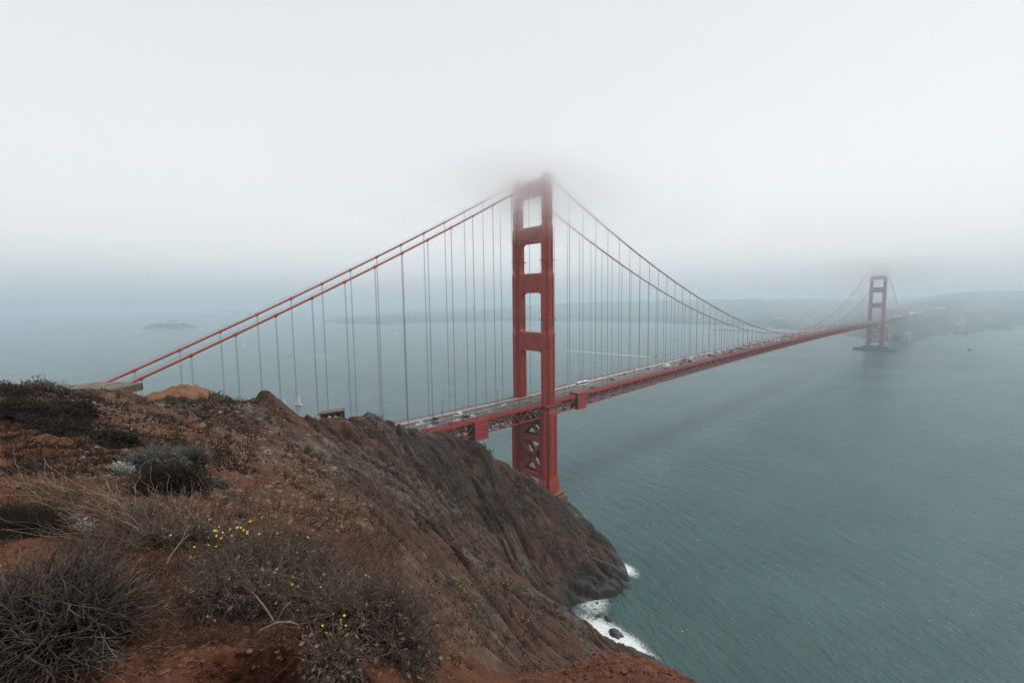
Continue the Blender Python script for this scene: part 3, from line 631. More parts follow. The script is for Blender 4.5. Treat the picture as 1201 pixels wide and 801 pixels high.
m = MB(); m.box(46, 64, -3, 3, 4.21, 9); m.build('pier_shed', M_FARW, pr)
# city skyline far across the bay, pale in the haze
M_CITY = simple('hazy_tower_blocks', (.45, .45, .46), .8, .2, .02)
for k in range(26):
    a = YAW+R(16-k*.95+random.uniform(-.3, .3)); dd = random.uniform(3700, 4600); h = random.uniform(12, 34) if k % 4 else random.uniform(34, 55); w = random.uniform(22, 50)
    x, y = CAM[0]+dd*math.cos(a), CAM[1]+dd*math.sin(a); z0 = float(far_ground(np.array([x]), np.array([y]))[0])
    e = tag(empty('city_block', (x, y, max(z0, 0))), 'pale city block almost lost in haze across the bay', 'building', 'city blocks across the bay'); e.rotation_euler = (0, 0, random.uniform(0, 1.5))
    m = MB(); m.box(-w/2, w/2, -w/2, w/2, -8, h); m.build('wall', M_CITY, e); m = MB(); m.box(-w/4, w/4, -w/4, w/4, h+.01, h+6); m.build('roof_house', M_CITY, e)
# ---------------------------------------------------------------- surf, wakes, whitecaps
def foam_mat(name):             # lacy foam: film thickness from the mesh, holes from fine noise
    m, N, L, B = mat_new(name); p = gpos(N); a = N.new('ShaderNodeAttribute'); a.attribute_name = 'film'
    c = mixc(N, L, ramp(N, L, noise_n(N, L, p, 1.4, 5, .7), .35, .65), (.50, .56, .56), (.80, .83, .83)); L.new(c, B.inputs['Base Color']); B.inputs['Roughness'].default_value = .8
    w = N.new('ShaderNodeTexVoronoi'); w.feature = 'DISTANCE_TO_EDGE'; w.inputs['Scale'].default_value = .55; nv = N.new('ShaderNodeTexNoise'); nv.inputs['Scale'].default_value = .5; nv.inputs['Detail'].default_value = 4; L.new(p, nv.inputs['Vector']); va = N.new('ShaderNodeVectorMath'); va.operation = 'MULTIPLY_ADD'
    L.new(nv.outputs['Color'], va.inputs[0]); va.inputs[1].default_value = (5, 5, 5); L.new(p, va.inputs[2]); L.new(va.outputs[0], w.inputs['Vector'])
    lace = mnode(N, 'SUBTRACT', 1.0, ramp(N, L, w.outputs['Distance'], .02, .32), L); n2 = noise_n(N, L, p, 2.2, 6, .75)
    t = mnode(N, 'ADD', mnode(N, 'MULTIPLY', a.outputs['Fac'], 1.7, L), mnode(N, 'ADD', mnode(N, 'MULTIPLY', lace, .5, L), mnode(N, 'MULTIPLY', n2, .6, L), L), L)
    al = ramp(N, L, t, .95, 2.0); tr = N.new('ShaderNodeBsdfTransparent'); mx = N.new('ShaderNodeMixShader'); L.new(al, mx.inputs[0]); L.new(tr.outputs[0], mx.inputs[1]); L.new(B.outputs[0], mx.inputs[2])
    L.new(mx.outputs[0], N['Material Output'].inputs['Surface']); return m
M_FOAM = foam_mat('sea_foam')
def patch(name, mask, x0, x1, y0, y1, step, label, amp=.16, rot=None, lift=.04):
    X, Y = np.meshgrid(np.arange(x0, x1, step), np.arange(y0, y1, step)); mk = mask(X, Y); Z = lift+amp*np.clip(mk, 0, 1)*(1+.6*noise(X*1.3, Y*1.3))
    i = np.arange(X.size).reshape(X.shape); F = np.stack([i[:-1, :-1], i[:-1, 1:], i[1:, 1:], i[1:, :-1]], -1).reshape(-1, 4); F = F[mk.ravel()[F].max(1) > 0]
    if rot: c, s = math.cos(rot[2]), math.sin(rot[2]); X, Y = rot[0]+X*c-Y*s, rot[1]+X*s+Y*c
    u, inv = np.unique(F, return_inverse=True); V = np.stack([X, Y, Z], -1).reshape(-1, 3)[u]
    return tag(np_mesh(name, V, inv.reshape(F.shape), M_FOAM, True, None, {'film': np.clip(mk.ravel()[u], 0, 1)}), label, kind='stuff')
def surf_mask(x, y):
    z = base_height(x, y); w = 5*fbm(x/9, y/9, 4)
    band = sstep(-7.5+w, -1.2+.4*w, z)*sstep(2.2, .2, z)
    c1 = np.exp(-(((x+73)/7.5)**2+((y+118)/16)**2))*1.75; c2 = np.exp(-(((x+25)/5)**2+((y+89)/12)**2))*1.15; c3 = np.exp(-(((x+60)/9)**2+((y+98)/8)**2))*.7
    return np.clip(band*np.clip(c1+c2+c3, 0, 1.2)-.10, -1, 1)
patch('surf', surf_mask, -95, 5, -165, -40, .3, 'white surf churning at the foot of the cliff', .22)
def wake_mask(l, w0, w1):
    return lambda x, y: (1-np.abs(y)/(w0+(w1-w0)*x/l))*1.1-(.15+.65*np.clip(x/l, 0, 1))*(.55+.7*noise(x/9, y/3))
patch('wake', wake_mask(150, 3, 6), 0, 150, -8, 8, 1.0, 'white wake of a fast boat, seen between the hangers', .1, (198, 1116, math.atan2(-264, 109)))
patch('wake', wake_mask(250, 5, 13), 0, 250, -14, 14, 1.2, 'long white wake of the boat beyond the roadway', .1, (780, 362, math.atan2(286, -26)))
patch('wake', lambda x, y: .62-np.abs(y-6*np.sin(x/60))/1.4-1.3*np.abs(noise(x/16, y/4))-.2, 0, 300, -12, 12, 1.2, 'faint foam line left on the water under the bridge', .02, (430, -30, R(-26)))
V = []; F = []
for k in range(420):
    px = RNG.uniform(0, 1200); py = 395+360*RNG.random()**1.3; d = _fw+_r2*(px-600.5)/FPX-_u2*(py-400.5)/FPX; t = -CAM[2]/d[2]; P = CAM+d*t
    if t > 2200 or t < 0: continue
    if base_height(np.array([P[0]]), np.array([P[1]]))[0] > -9: continue
    s = t/540*RNG.uniform(.2, .75); a = R(62)+R(90)+RNG.normal()*.25; n = 7; o = len(V); V.append((P[0], P[1], .14))
    for j in range(n): q = 2*math.pi*j/n; rx, ry = 1.6*s*math.cos(q)*RNG.uniform(.5, 1.3), .7*s*math.sin(q)*RNG.uniform(.4, 1.3); V.append((P[0]+rx*math.cos(a)-ry*math.sin(a), P[1]+rx*math.sin(a)+ry*math.cos(a), .05))
    for j in range(n): F.append((o, o+1+j, o+1+(j+1) % n))
tag(np_mesh('whitecaps', V, F, M_FOAM, True, None, {'film': np.array([1.0 if v[2] > .1 else .5 for v in V])}), 'small white breaking crests scattered over the strait', kind='stuff')
# ---------------------------------------------------------------- boats
M_SAIL = simple('white_sailcloth', (.82, .82, .80), .7, .06, .3); M_HULL = simple('white_hull', (.74, .74, .72), .4, .1, .5)
def sailboat(x, y, s, rz, label):
    e = tag(empty('sailboat', (x, y, 0)), label, 'sailboat', 'boats on the bay'); e.rotation_euler = (R(6), 0, rz)
    m = MB(); prof = [(-6.2, 1.5), (-3, 1.9), (1, 1.8), (4, 1.1), (6.6, .05)]; vs = []; fs = []
    for px, w in prof: vs += [(px*s, -w*s, 1.3*s), (px*s, -w*.55*s, -.5*s), (px*s, w*.55*s, -.5*s), (px*s, w*s, 1.3*s)]
    for k in range(4): o = k*4; fs += [(o+j, o+j+1, o+j+5, o+j+4) for j in range(3)]+[(o+3, o, o+4, o+7)]
    fs += [(0, 3, 2, 1), (16, 17, 18, 19)]; m.add(vs, fs); m.build('hull', M_HULL, e)
    m = MB(); m.box(-2.6*s, 1.6*s, -.9*s, .9*s, 1.32*s, 1.95*s); m.build('cabin', M_HULL, e, .12*s)
    m = MB(); m.tube([(.8*s, 0, 1.3*s), (.8*s, 0, 18*s)], .12*s, 6); m.tube([(.8*s, 0, 2.7*s), (-5*s, -.7*s, 2.7*s)], .1*s, 6); m.build('mast', M_ROPE, e)
    def sail(name, A, B_, C, bulge):
        A, B_, C = (np.array(q, float)*s for q in (A, B_, C)); vs = []; fs = []; n = 7
        for i in range(n+1):
            for j in range(n+1): p = A+(B_-A)*(i/n)+(C-B_)*(i/n)*(j/n); p[1] -= bulge*s*math.sin(math.pi*j/n)*math.sin(math.pi*min(1, i/n)*.9); vs.append(p)
        for i in range(n):
            for j in range(n): fs.append((i*(n+1)+j, (i+1)*(n+1)+j, (i+1)*(n+1)+j+1, i*(n+1)+j+1))
        m = MB(); m.add(vs, fs); o = m.build(name, M_SAIL, e, smooth=True); sm = o.modifiers.new('t', 'SOLIDIFY'); sm.thickness = .03*s
    sail('mainsail', (.6, 0, 17.6), (.6, 0, 2.9), (-4.9, -.7, 2.9), .9); sail('jib', (.9, 0, 15.5), (1.6, -.4, 2.2), (6.3, 0, 1.6), .8)
    return e
sailboat(-11, 455, 1.0, R(118), 'larger white sailboat with full sails just above the ridge')
sailboat(-26, 468, .58, R(112), 'smaller white sailboat close beside the larger one above the ridge')
sailboat(152, 1450, 1.0, R(40), 'tiny distant white sailboat above the boat wake')
sailboat(760, 1560, .9, R(100), 'distant white sailboat between the hangers next to the near tower')
def motorboat(x, y, s, rz, label):
    e = tag(empty('motorboat', (x, y, 0)), label, 'motorboat', 'boats on the bay'); e.rotation_euler = (0, 0, rz)
    m = MB(); prof = [(-8, 2.4), (-3, 2.7), (3, 2.4), (6, 1.4), (9, .05)]; vs = []; fs = []
    for px, w in prof: vs += [(px*s, -w*s, (1.7+.07*max(px, 0))*s), (px*s, -w*.6*s, -.5*s), (px*s, w*.6*s, -.5*s), (px*s, w*s, (1.7+.07*max(px, 0))*s)]
    for k in range(4): o = k*4; fs += [(o+j, o+j+1, o+j+5, o+j+4) for j in range(3)]+[(o+3, o, o+4, o+7)]
    fs += [(0, 3, 2, 1), (16, 17, 18, 19)]; m.add(vs, fs); m.build('hull', M_HULL, e)
    m = MB(); m.prism([(-6*s, -1.9*s), (2.4*s, -1.9*s), (3.2*s, 0), (2.4*s, 1.9*s), (-6*s, 1.9*s)], 1.72*s, 3.6*s); m.build('cabin', M_HULL, e, .15*s)
    m = MB(); m.prism([(-4.5*s, -1.6*s), (1*s, -1.6*s), (1.6*s, 0), (1*s, 1.6*s), (-4.5*s, 1.6*s)], 3.62*s, 5.2*s); m.build('wheelhouse', M_DARK, e, .1*s)
    return e
motorboat(800, 352, 1.15, R(-85), 'pale motor cruiser at the head of the long wake beyond the roadway')
motorboat(194, 1126, .8, R(112), 'small motor boat at the head of the wake above the ridge')
motorboat(1720, -260, .8, R(30), 'small dark boat alone on the water off the far bluffs')
# rocks awash off the far bluffs and in the cove
M_WROCK = simple('wet_black_rock', (.022, .021, .020), .45, .35, .8, .08)
def rock(name, x, y, z, s, label, mat, group=None, sq=(1, 1, .7), seed=0, cat='rock'):
    bm = bmesh.new(); bmesh.ops.create_icosphere(bm, subdivisions=3, radius=1)
    rr = random.Random(seed); ph = [rr.uniform(0, 60) for _ in range(3)]
    C = np.array([v.co[:] for v in bm.verts]); d = 1+.34*fbm(C[:, 0]*1.5+ph[0]+C[:, 2], C[:, 1]*1.5+ph[1]-C[:, 2], 4)+.20*np.round(noise(C[:, 0]*1.9+ph[2]+C[:, 2]*.7, C[:, 1]*1.9+C[:, 2])*2)/2
    C = C*d[:, None]*np.array(sq)*s
    for v, c in zip(bm.verts, C): v.co = c
    me = bpy.data.meshes.new(name); bm.to_mesh(me); bm.free(); me.materials.append(mat); o = bpy.data.objects.new(name, me); COL.objects.link(o); o.location = (x, y, z); o.rotation_euler = (0, 0, rr.uniform(0, 6)); return tag(o, label, cat, group)
for k, (px, py, s) in enumerate([(713, 726, 1.7), (722, 744, 2.6), (703, 722, 1.0), (716, 705, .9), (727, 757, 1.2), (733, 686, 2.4), (738, 763, 1.5)]):
    d = _fw+_r2*(px-600.5)/FPX-_u2*(py-400.5)/FPX; P = CAM+d*(-CAM[2]/d[2])
    rock('sea_rock', P[0], P[1], .1, s, ['wet black rock in the middle of the cove surf', 'largest black rock at the lower edge of the cove surf', 'small black rock at the inner edge of the surf', 'small black rock nearest the shaded cove wall', 'small black rock at the outer end of the surf', 'dark wave-washed rock at the tip of the headland', 'dark rock half hidden by the red spur'][k], M_WROCK, 'rocks awash in the cove', (1.2, 1, .6), k)
for k, (px, py, s) in enumerate([(1122, 391.5, 7), (1127, 391.7, 6), (1133, 392.5, 7), (1184, 387, 8), (1137, 410.5, 3)]):
    d = _fw+_r2*(px-600.5)/FPX-_u2*(py-400.5)/FPX; P = CAM+d*(-CAM[2]/d[2]); rock('sea_rock', P[0], P[1], .2, s, 'dark hazy rock standing in the water off the far bluffs', M_WROCK, 'rocks off the far bluffs', (1.3, 1, .8), 40+k)
for k in range(16):             # boulders along the foot of the near cliff
    for _ in range(60):
        x, y = RNG.uniform(-90, -10), RNG.uniform(-135, -65); z = float(base_height(np.array([x]), np.array([y]))[0])
        if -1 < z < 2.2: rock('shore_boulder', x, y, z*.5, RNG.uniform(.5, 1.5), 'wet dark boulder at the foot of the cliff', M_WROCK, 'boulders at the foot of the cliff', (1.1, 1, .7), 80+k); break
# ---------------------------------------------------------------- street lamps along both walkways
def make_lamp(side):
    e = empty('street_lamp'); m = MB(); m.tube([(0, 0, .2), (0, 0, 8.6)], [.17, .11], 8)
    m.tube([(0, 0, 8.6), (0, -side*.35, 9.2), (0, -side*1.3, 9.5), (0, -side*2.0, 9.5)], .075, 6); m.build('pole', M_RED2, e)
    m = MB(); m.prism([(-.28, -.28), (.28, -.28), (.28, .28), (-.28, .28)], .2, .75); m.build('base_box', M_RED2, e)
    m = MB(); m.box(-.2, .2, -side*2.0-.45, -side*2.0+.45, 9.38, 9.62); m.build('lamp_head', M_DARK, e); return e
LX = [67+45.72*k for k in range(-3, 34)]
ORD = ['first', 'second', 'third', 'fourth', 'fifth', 'sixth', 'seventh', 'eighth']
for side in (1, -1):
    proto = make_lamp(side); wn = 'far walkway' if side > 0 else 'near walkway'; used = False
    for k, x in enumerate(LX):
        o = proto if not used else copy_tree(proto); used = True
        o.location = (x, side*10.4, zr(x)); o['category'] = 'street lamp'; o['group'] = 'street lamps on the '+wn
        if x < 0: o['label'] = '%s street lamp on the %s of the side span, counting from the near tower' % (ORD[int(round((-x+21)/45.72))-1], wn)
        elif x < 400: o['label'] = 'slim street lamp on the %s, %s beyond the near tower' % (wn, ORD[int(round((x-21)/45.72))-1])
        else: o['label'] = 'tiny street lamp on the %s far out along the main span' % wn
# ---------------------------------------------------------------- traffic
M_TYRE = simple('tyre_rubber', (.02, .02, .02), .8, .1, 4)
def glass_mat():
    m, N, L, B = mat_new('tinted_car_glass'); B.inputs['Base Color'].default_value = (.015, .02, .024, 1); B.inputs['Roughness'].default_value = .08; return m
M_GLASS = glass_mat(); M_LAMP = simple('headlamp_lens', (.75, .75, .72), .2, .05, 4); M_TAIL = simple('tail_lens', (.35, .02, .02), .3, .05, 4)
PAINT = {n: simple(n+'_car_paint', c, .28, .06, 2) for n, c in dict(white=(.72, .72, .71), silver=(.42, .43, .44), black=(.02, .02, .022), grey=(.12, .125, .13), blue=(.04, .08, .17), red=(.30, .03, .025), beige=(.40, .35, .27)).items()}
def prof_body(m, prof, w, taper=0):       # side profile (x, z) extruded across the car, narrower at the top
    n = len(prof); zs = [p[1] for p in prof]; lo, hi = min(zs), max(zs)
    hw = [w-(taper*(z-lo)/(hi-lo+1e-6)) for z in zs]
    m.add([(p[0], -h, p[1]) for p, h in zip(prof, hw)]+[(p[0], h, p[1]) for p, h in zip(prof, hw)], [tuple(range(n)), tuple(range(2*n-1, n-1, -1))]+[(i, n+i, n+(i+1) % n, (i+1) % n) for i in range(n)])
def make_car(kind, paint):
    e = empty({'sedan': 'sedan_car', 'suv': 'sport_utility_car', 'van': 'delivery_van', 'pickup': 'pickup_truck'}[kind])
    Lh, hgt = {'sedan': (2.3, 1.45), 'suv': (2.35, 1.75), 'van': (2.75, 2.15), 'pickup': (2.7, 1.8)}[kind]; w = .9 if kind == 'sedan' else .96
    bz = .92 if kind == 'sedan' else 1.05
    m = MB(); prof_body(m, [(-Lh, .38), (-Lh+.05, bz-.08), (-Lh+.3, bz), (Lh-1.0, bz-.02), (Lh-.12, bz-.22), (Lh, .62), (Lh-.06, .34), (-Lh+.1, .34)], w, .03); b = m.build('body', PAINT[paint], e, .05)
    cab = {'sedan': [(-1.75, bz), (-1.05, hgt), (.25, hgt), (1.15, bz)], 'suv': [(-2.25, bz), (-2.05, hgt), (.3, hgt), (1.2, bz)], 'van': [(-2.65, bz), (-2.6, hgt), (1.1, hgt), (1.9, bz)], 'pickup': [(-.7, bz), (-.55, hgt), (.55, hgt), (1.35, bz)]}[kind]
    m = MB(); prof_body(m, [(x, z-.002 if z == bz else z) for x, z in cab], w-.05, .16); m.build('cabin', PAINT[paint], e, .04)
    f = lambda t, i, j: tuple(cab[i][q]+(cab[j][q]-cab[i][q])*t for q in (0, 1))
    m = MB(); g1, g2, g3, g4 = f(.18, 0, 1), f(.86, 0, 1), f(.86, 3, 2), f(.18, 3, 2)
    for s in (-1, 1):
        ww = lambda z: s*(w-.05-.16*(z-bz)/(hgt-bz)+.006)
        xa, xb = (g1[0]+.25, g4[0]-.25); x2a, x2b = (g2[0]+.15, g3[0]-.15)
        if kind == 'van': xa, x2a = .2, .2
        m.add([(xa, ww(g1[1]), g1[1]), (xb, ww(g1[1]), g1[1]), (x2b, ww(g2[1]), g2[1]), (x2a, ww(g2[1]), g2[1])], [(0, 1, 2, 3)])
    m.build('side_window', M_GLASS, e)
    for nm, (i, j) in (('windscreen', (3, 2)), ('rear_window', (0, 1))):
        p, q = f(.14, i, j), f(.88, i, j); d = .02 if i == 3 else -.02; m = MB(); wa, wb = w-.16, w-.26
        m.add([(p[0]+d, -wa, p[1]+.01), (p[0]+d, wa, p[1]+.01), (q[0]+d, wb, q[1]+.01), (q[0]+d, -wb, q[1]+.01)], [(0, 1, 2, 3)]); m.build(nm, M_GLASS, e)
    for sx in (-1, 1):
        for sy in (-1, 1):
            m = MB(); cx, cyy = sx*(Lh-.85), sy*(w-.1); pts = [(cx, cyy-.11, .33), (cx, cyy+.11, .33)]; m.tube(pts, .33, 14); m.build('wheel', M_TYRE, e)
    for sy in (-1, 1):
        m = MB(); m.box(Lh-.09, Lh+.012, sy*.62-.16, sy*.62+.16, .62, .76); m.build('headlight', M_LAMP, e)
        m = MB(); m.box(-Lh-.012, -Lh+.09, sy*.66-.13, sy*.66+.13, .66, .82); m.build('tail_light', M_TAIL, e)
    return e
def make_bus(box=False, paint='white'):
    e = empty('box_truck' if box else 'coach_bus'); Lh = 4.6 if box else 6.2; h = 3.5 if box else 3.4
    if box:
        m = MB(); m.box(-Lh, 2.3, -1.22, 1.22, .95, h); m.build('cargo_box', PAINT['white'] if paint == 'white' else PAINT[paint], e, .06)
        m = MB(); prof_body(m, [(2.42, .5), (2.42, 2.7), (3.6, 2.7), (4.3, 1.6), (4.6, 1.4), (4.6, .5)], 1.1, .08); m.build('cab', PAINT['white'], e, .06)
        m = MB(); m.add([(3.68, -.9, 2.62), (3.68, .9, 2.62), (4.32, 1.0, 1.66), (4.32, -1.0, 1.66)], [(0, 1, 2, 3)]); m.build('windscreen', M_GLASS, e)
        m = MB(); m.box(-Lh+.1, 2.4, -.5, .5, .55, .94); m.build('chassis', M_DARK, e)
    else:
        m = MB(); prof_body(m, [(-Lh, .4), (-Lh, h-.15), (-Lh+.2, h), (Lh-.35, h), (Lh-.02, h-.6), (Lh, .4)], 1.27, .05); m.build('body', PAINT[paint], e, .08)
        m = MB()
        for s in (-1, 1): m.box(-Lh+.5, Lh-.8, s*1.27-.015, s*1.27+.015, 1.75, 2.75)
        m.build('side_window', M_GLASS, e); m = MB(); m.add([(Lh+.012, -1.1, 1.3), (Lh+.012, 1.1, 1.3), (Lh-.0, 1.05, h-.65), (Lh-.0, -1.05, h-.65)], [(0, 1, 2, 3)]); m.build('windscreen', M_GLASS, e)
    for sx in (-Lh+1.3, -Lh+2.4, Lh-1.5):
        for sy in (-1, 1): m = MB(); m.tube([(sx, sy*1.1-.14, .48), (sx, sy*1.1+.14, .48)], .48, 14); m.build('wheel', M_TYRE, e)
    return e
LANES = [-7.9, -4.75, -1.6, 1.6, 4.75, 7.9]
_protos = {}
def vehicle(kind, paint, x, lane, label, group=None):
    k = (kind, paint)
    if k not in _protos: _protos[k] = o = make_bus(kind == 'box', paint) if kind in ('bus', 'box') else make_car(kind, paint)
    else: o = copy_tree(_protos[k])
    y = LANES[lane]; o.location = (x, y, zr(x)+.012); o.rotation_euler = (0, -math.atan((zr(x+1)-zr(x-1))/2)*(1 if lane < 3 else -1), 0 if lane < 3 else math.pi)
    o['label'] = label; o['category'] = {'bus': 'bus', 'box': 'truck', 'van': 'van', 'pickup': 'pickup'}.get(kind, 'car')
    if group: o['group'] = group
    return o
NEAR = [('suv', 'white', -92, 3, 'white car closest to the cliff on the far side of the roadway'), ('sedan', 'white', -90.5, 0, 'white car closest to the cliff on the near side of the roadway'),
 ('pickup', 'black', -80, 4, 'black pickup just behind the white car by the cliff'), ('sedan', 'grey', -84, 2, 'small dark grey car between the two white cars by the cliff'),
 ('van', 'white', -64.5, 3, 'white van abreast of the dark car above the red enclosure'), ('suv', 'black', -64, 1, 'black car beside the white van above the red enclosure'),
 ('sedan', 'white', -73, 0, 'white car half hidden by the near railing before the red enclosure'), ('sedan', 'silver', -53, 2, 'silver car ahead of the white van on the side span'),
 ('suv', 'white', -60.5, 0, 'white car behind the near railing above the red enclosure'), ('sedan', 'white', -27, 3, 'lone white car on the side span approaching the near tower'),
 ('sedan', 'silver', -47, 0, 'silver car by the near railing between enclosure and near tower'),
 ('bus', 'white', 61, 4, 'long white bus just past the near tower'), ('suv', 'silver', 58, 2, 'silver car running beside the white bus'), ('sedan', 'black', 57, 0, 'black car by the near railing just past the near tower'),
 ('sedan', 'silver', 92, 4, 'silver car two lanes over, ahead of the white bus'), ('suv', 'grey', 94, 2, 'grey car beside the silver car beyond the white bus'), ('sedan', 'black', 121, 4, 'black car midway between white bus and box truck'),
 ('van', 'white', 146, 5, 'white van in the outer far lane before the box truck'), ('suv', 'grey', 160, 4, 'grey car right behind the box truck'), ('box', 'white', 180, 1, 'white box truck on the near lanes of the main span')]
for kd, p, x, l, lb in NEAR: vehicle(kd, p, x, l, lb, 'vehicles near the near tower')
occ = {l: [190.0] for l in range(6)}
kinds = ['sedan', 'suv', 'sedan', 'van', 'suv', 'pickup']; pts = ['white', 'silver', 'white', 'grey', 'black', 'silver', 'blue', 'white', 'red', 'beige']
combos = [(a, b) for a in ('sedan', 'suv', 'van') for b in ('white', 'silver', 'grey', 'black')]+[('suv', 'blue'), ('sedan', 'red')]
for k in range(150):
    l = random.choice([0, 1, 2, 3, 3, 4, 4, 5]); x = occ[l][-1]+random.uniform(14, 48)*(1.0 if x < 500 else .8)
    if x > 1580: continue
    occ[l].append(x); kd, p = random.choice(combos)
    vehicle(kd, p, x, l, 'distant %s %s in the traffic far out on the main span' % (p, {'sedan': 'car', 'suv': 'tall car', 'van': 'van'}[kd]), 'distant %s %s traffic' % (p, kd))
# red covered barrier and tool chest on the near walkway
e = tag(empty('covered_barrier', (-97, -13.0, zr(0)+.24)), 'bright red covered barrier on the near walkway where the cliff meets the deck', 'barrier')
m = MB(); m.prism([(-3, -.35), (3, -.35), (3, .35), (-3, .35)], 0, 1.6, [(-2.8, -.18), (2.8, -.18), (2.8, .18), (-2.8, .18)]); m.build('tarpaulin', M_ENC, e, .05); m = MB(); m.box(-3.1, 3.1, -.1, .1, 1.61, 1.72); m.build('top_rail', M_RED2, e)
e = tag(empty('tool_chest', (-80, -12.2, zr(0)+.24)), 'dark red tool chest on the near walkway before the red enclosure', 'tool chest')
m = MB(); m.box(-1.5, 1.5, -.7, .7, .12, 1.7); m.build('chest', M_RED, e, .04); m = MB(); m.box(-1.56, 1.56, -.76, .76, 1.705, 1.86); m.build('lid', M_RED2, e, .03)
m = MB(); [m.box(x-.1, x+.1, y-.1, y+.1, 0, .118) for x in (-1.3, 1.3) for y in (-.55, .55)]; m.build('feet', M_DARK, e)
# ---------------------------------------------------------------- old concrete on the ridge
M_OLD = simple('lichened_old_concrete', (.125, .10, .08), .95, .5, .9, .06); M_WOOD = simple('grey_weathered_timber', (.10, .075, .055), .9, .4, 2, .02)
def slab_on_ridge():
    P, d = hit(133, 463); fwd = np.array([math.cos(YAW), math.sin(YAW)]); side = np.array([math.sin(YAW), -math.cos(YAW)])
    d = 40.0; Pa = world(106, 456.0, d); s = d/FPX
    e = tag(empty('concrete_slab', (Pa[0], Pa[1], Pa[2]-.75)), 'broken weathered concrete slab jutting from the ridge below the cables', 'concrete slab'); e.rotation_euler = (0, 0, math.atan2(side[1], side[0]))
    m = MB(); n = 14; top = []; bot = []; rr = random.Random(4)
    xs_ = np.linspace(-3.4, 3.3, n)
    for k, x in enumerate(xs_):
        h = .95-.10*abs(x/3)**2+rr.uniform(-.03, .03)+.10*(x > -1.5); th = .18+.10*max(0, (x+3)/5)+rr.uniform(-.06, .1)+(.22 if k % 4 == 1 else 0); top.append((x, h)); bot.append((x, h-th-.06))
    for k in range(n-1):
        for (ya, yb) in ((-1.6, 1.6),):
            j1, j2 = rr.uniform(-.2, .2), rr.uniform(-.2, .2); (x0, t0), (x1, t1) = top[k], top[k+1]; b0, b1 = bot[k][1], bot[k+1][1]
            m.add([(x0, ya+j1*.2, b0), (x1, ya+j2*.2, b1), (x1, yb, b1), (x0, yb, b0), (x0, ya-.1, t0), (x1, ya-.1, t1), (x1, yb, t1), (x0, yb, t0)], [(0, 3, 2, 1), (4, 5, 6, 7), (0, 1, 5, 4), (1, 2, 6, 5), (2, 3, 7, 6), (3, 0, 4, 7)])
    bm_o = m.build('slab', M_OLD, e); mm = bmesh.new(); mm.from_mesh(bm_o.data); bmesh.ops.remove_doubles(mm, verts=mm.verts, dist=.09); mm.to_mesh(bm_o.data); mm.free()
    m = MB()
    for k, x in enumerate((-2.2, -.6, .7, 1.6)): m.prism([(x-.28, -1.2), (x+.3, -1.25), (x+.25, .8), (x-.3, .9)], -1.8, .55+.02*k)
    m.build('footing', M_OLD, e)
slab_on_ridge()
def lookout():
    P, d = hit(393, 492); d = 174.0; Pa = world(390, 491.5, d); s = d/FPX; w = 27*s
    e = tag(empty('ruined_bunker', tuple(Pa+np.array([0, 0, .5]))), 'low dark ruined bunker with a flat roof slab on the ridge crest', 'bunker'); e.rotation_euler = (R(0), 0, YAW-R(90)+R(8)); h = 9*s
    m = MB(); m.prism([(-w*.55, -1.6), (w*.5, -1.6), (w*.5, 3.2), (-w*.55, 3.2)], h*.74, h*.88); o = m.build('roof_slab', M_WOOD, e); o.rotation_euler = (0, R(-6), 0)
    m = MB(); m.box(-w*.5, w*.45, 1.6, 3.0, -2, h*.68); m.build('rear_wall', M_DARK, e)
    m = MB()
    for x in (-.45, -.12, .14, .4): m.box(w*x-.22, w*x+.22, -1.2, -.8, -2, h*.68)
    m.build('pillars', M_OLD, e)
    for x, y, sz in ((-w*.08, -1.7, .95), (w*.17, -1.75, .8), (w*.22, -1.6, .55)): rock('pale_boulder', *(np.array(e.location)+np.array([x*math.cos(YAW-R(82))-y*math.sin(YAW-R(82)), x*math.sin(YAW-R(82))+y*math.cos(YAW-R(82)), .35])), sz, 'pale boulder lying in front of the ruined bunker', M_PALEROCK, 'pale boulders before the bunker', (1, .8, .9), int(x*10)+300)
M_PALEROCK = simple('pale_weathered_rock', (.30, .26, .22), .95, .35, 2.5, .03)
lookout()
# ---------------------------------------------------------------- plants and stones of the headland
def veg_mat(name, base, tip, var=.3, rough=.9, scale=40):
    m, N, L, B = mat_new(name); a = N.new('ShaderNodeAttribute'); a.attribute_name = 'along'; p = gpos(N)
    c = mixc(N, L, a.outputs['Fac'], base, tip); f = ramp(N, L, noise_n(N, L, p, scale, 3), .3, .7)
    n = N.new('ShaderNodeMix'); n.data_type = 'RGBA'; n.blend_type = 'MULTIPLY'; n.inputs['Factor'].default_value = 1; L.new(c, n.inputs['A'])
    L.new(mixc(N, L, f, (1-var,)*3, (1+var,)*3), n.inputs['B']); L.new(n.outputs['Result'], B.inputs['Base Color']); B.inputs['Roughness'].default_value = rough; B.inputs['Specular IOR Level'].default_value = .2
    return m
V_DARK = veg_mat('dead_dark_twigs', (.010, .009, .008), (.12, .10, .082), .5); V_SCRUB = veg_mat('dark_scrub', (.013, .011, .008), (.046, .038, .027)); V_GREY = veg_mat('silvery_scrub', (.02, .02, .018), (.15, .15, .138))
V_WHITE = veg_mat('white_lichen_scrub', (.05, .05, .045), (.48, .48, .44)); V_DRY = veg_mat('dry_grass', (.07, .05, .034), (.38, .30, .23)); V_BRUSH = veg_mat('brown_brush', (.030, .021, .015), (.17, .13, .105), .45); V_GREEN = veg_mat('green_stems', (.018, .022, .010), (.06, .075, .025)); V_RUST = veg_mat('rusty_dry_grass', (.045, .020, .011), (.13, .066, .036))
V_YEL = simple('yellow_petals', (.72, .60, .04), .6, .15, 60); V_OLIVE = simple('olive_yellow_blossom', (.26, .22, .035), .7, .3, 3); V_STICK = veg_mat('bleached_branch', (.16, .13, .10), (.34, .29, .24), .25, .8)
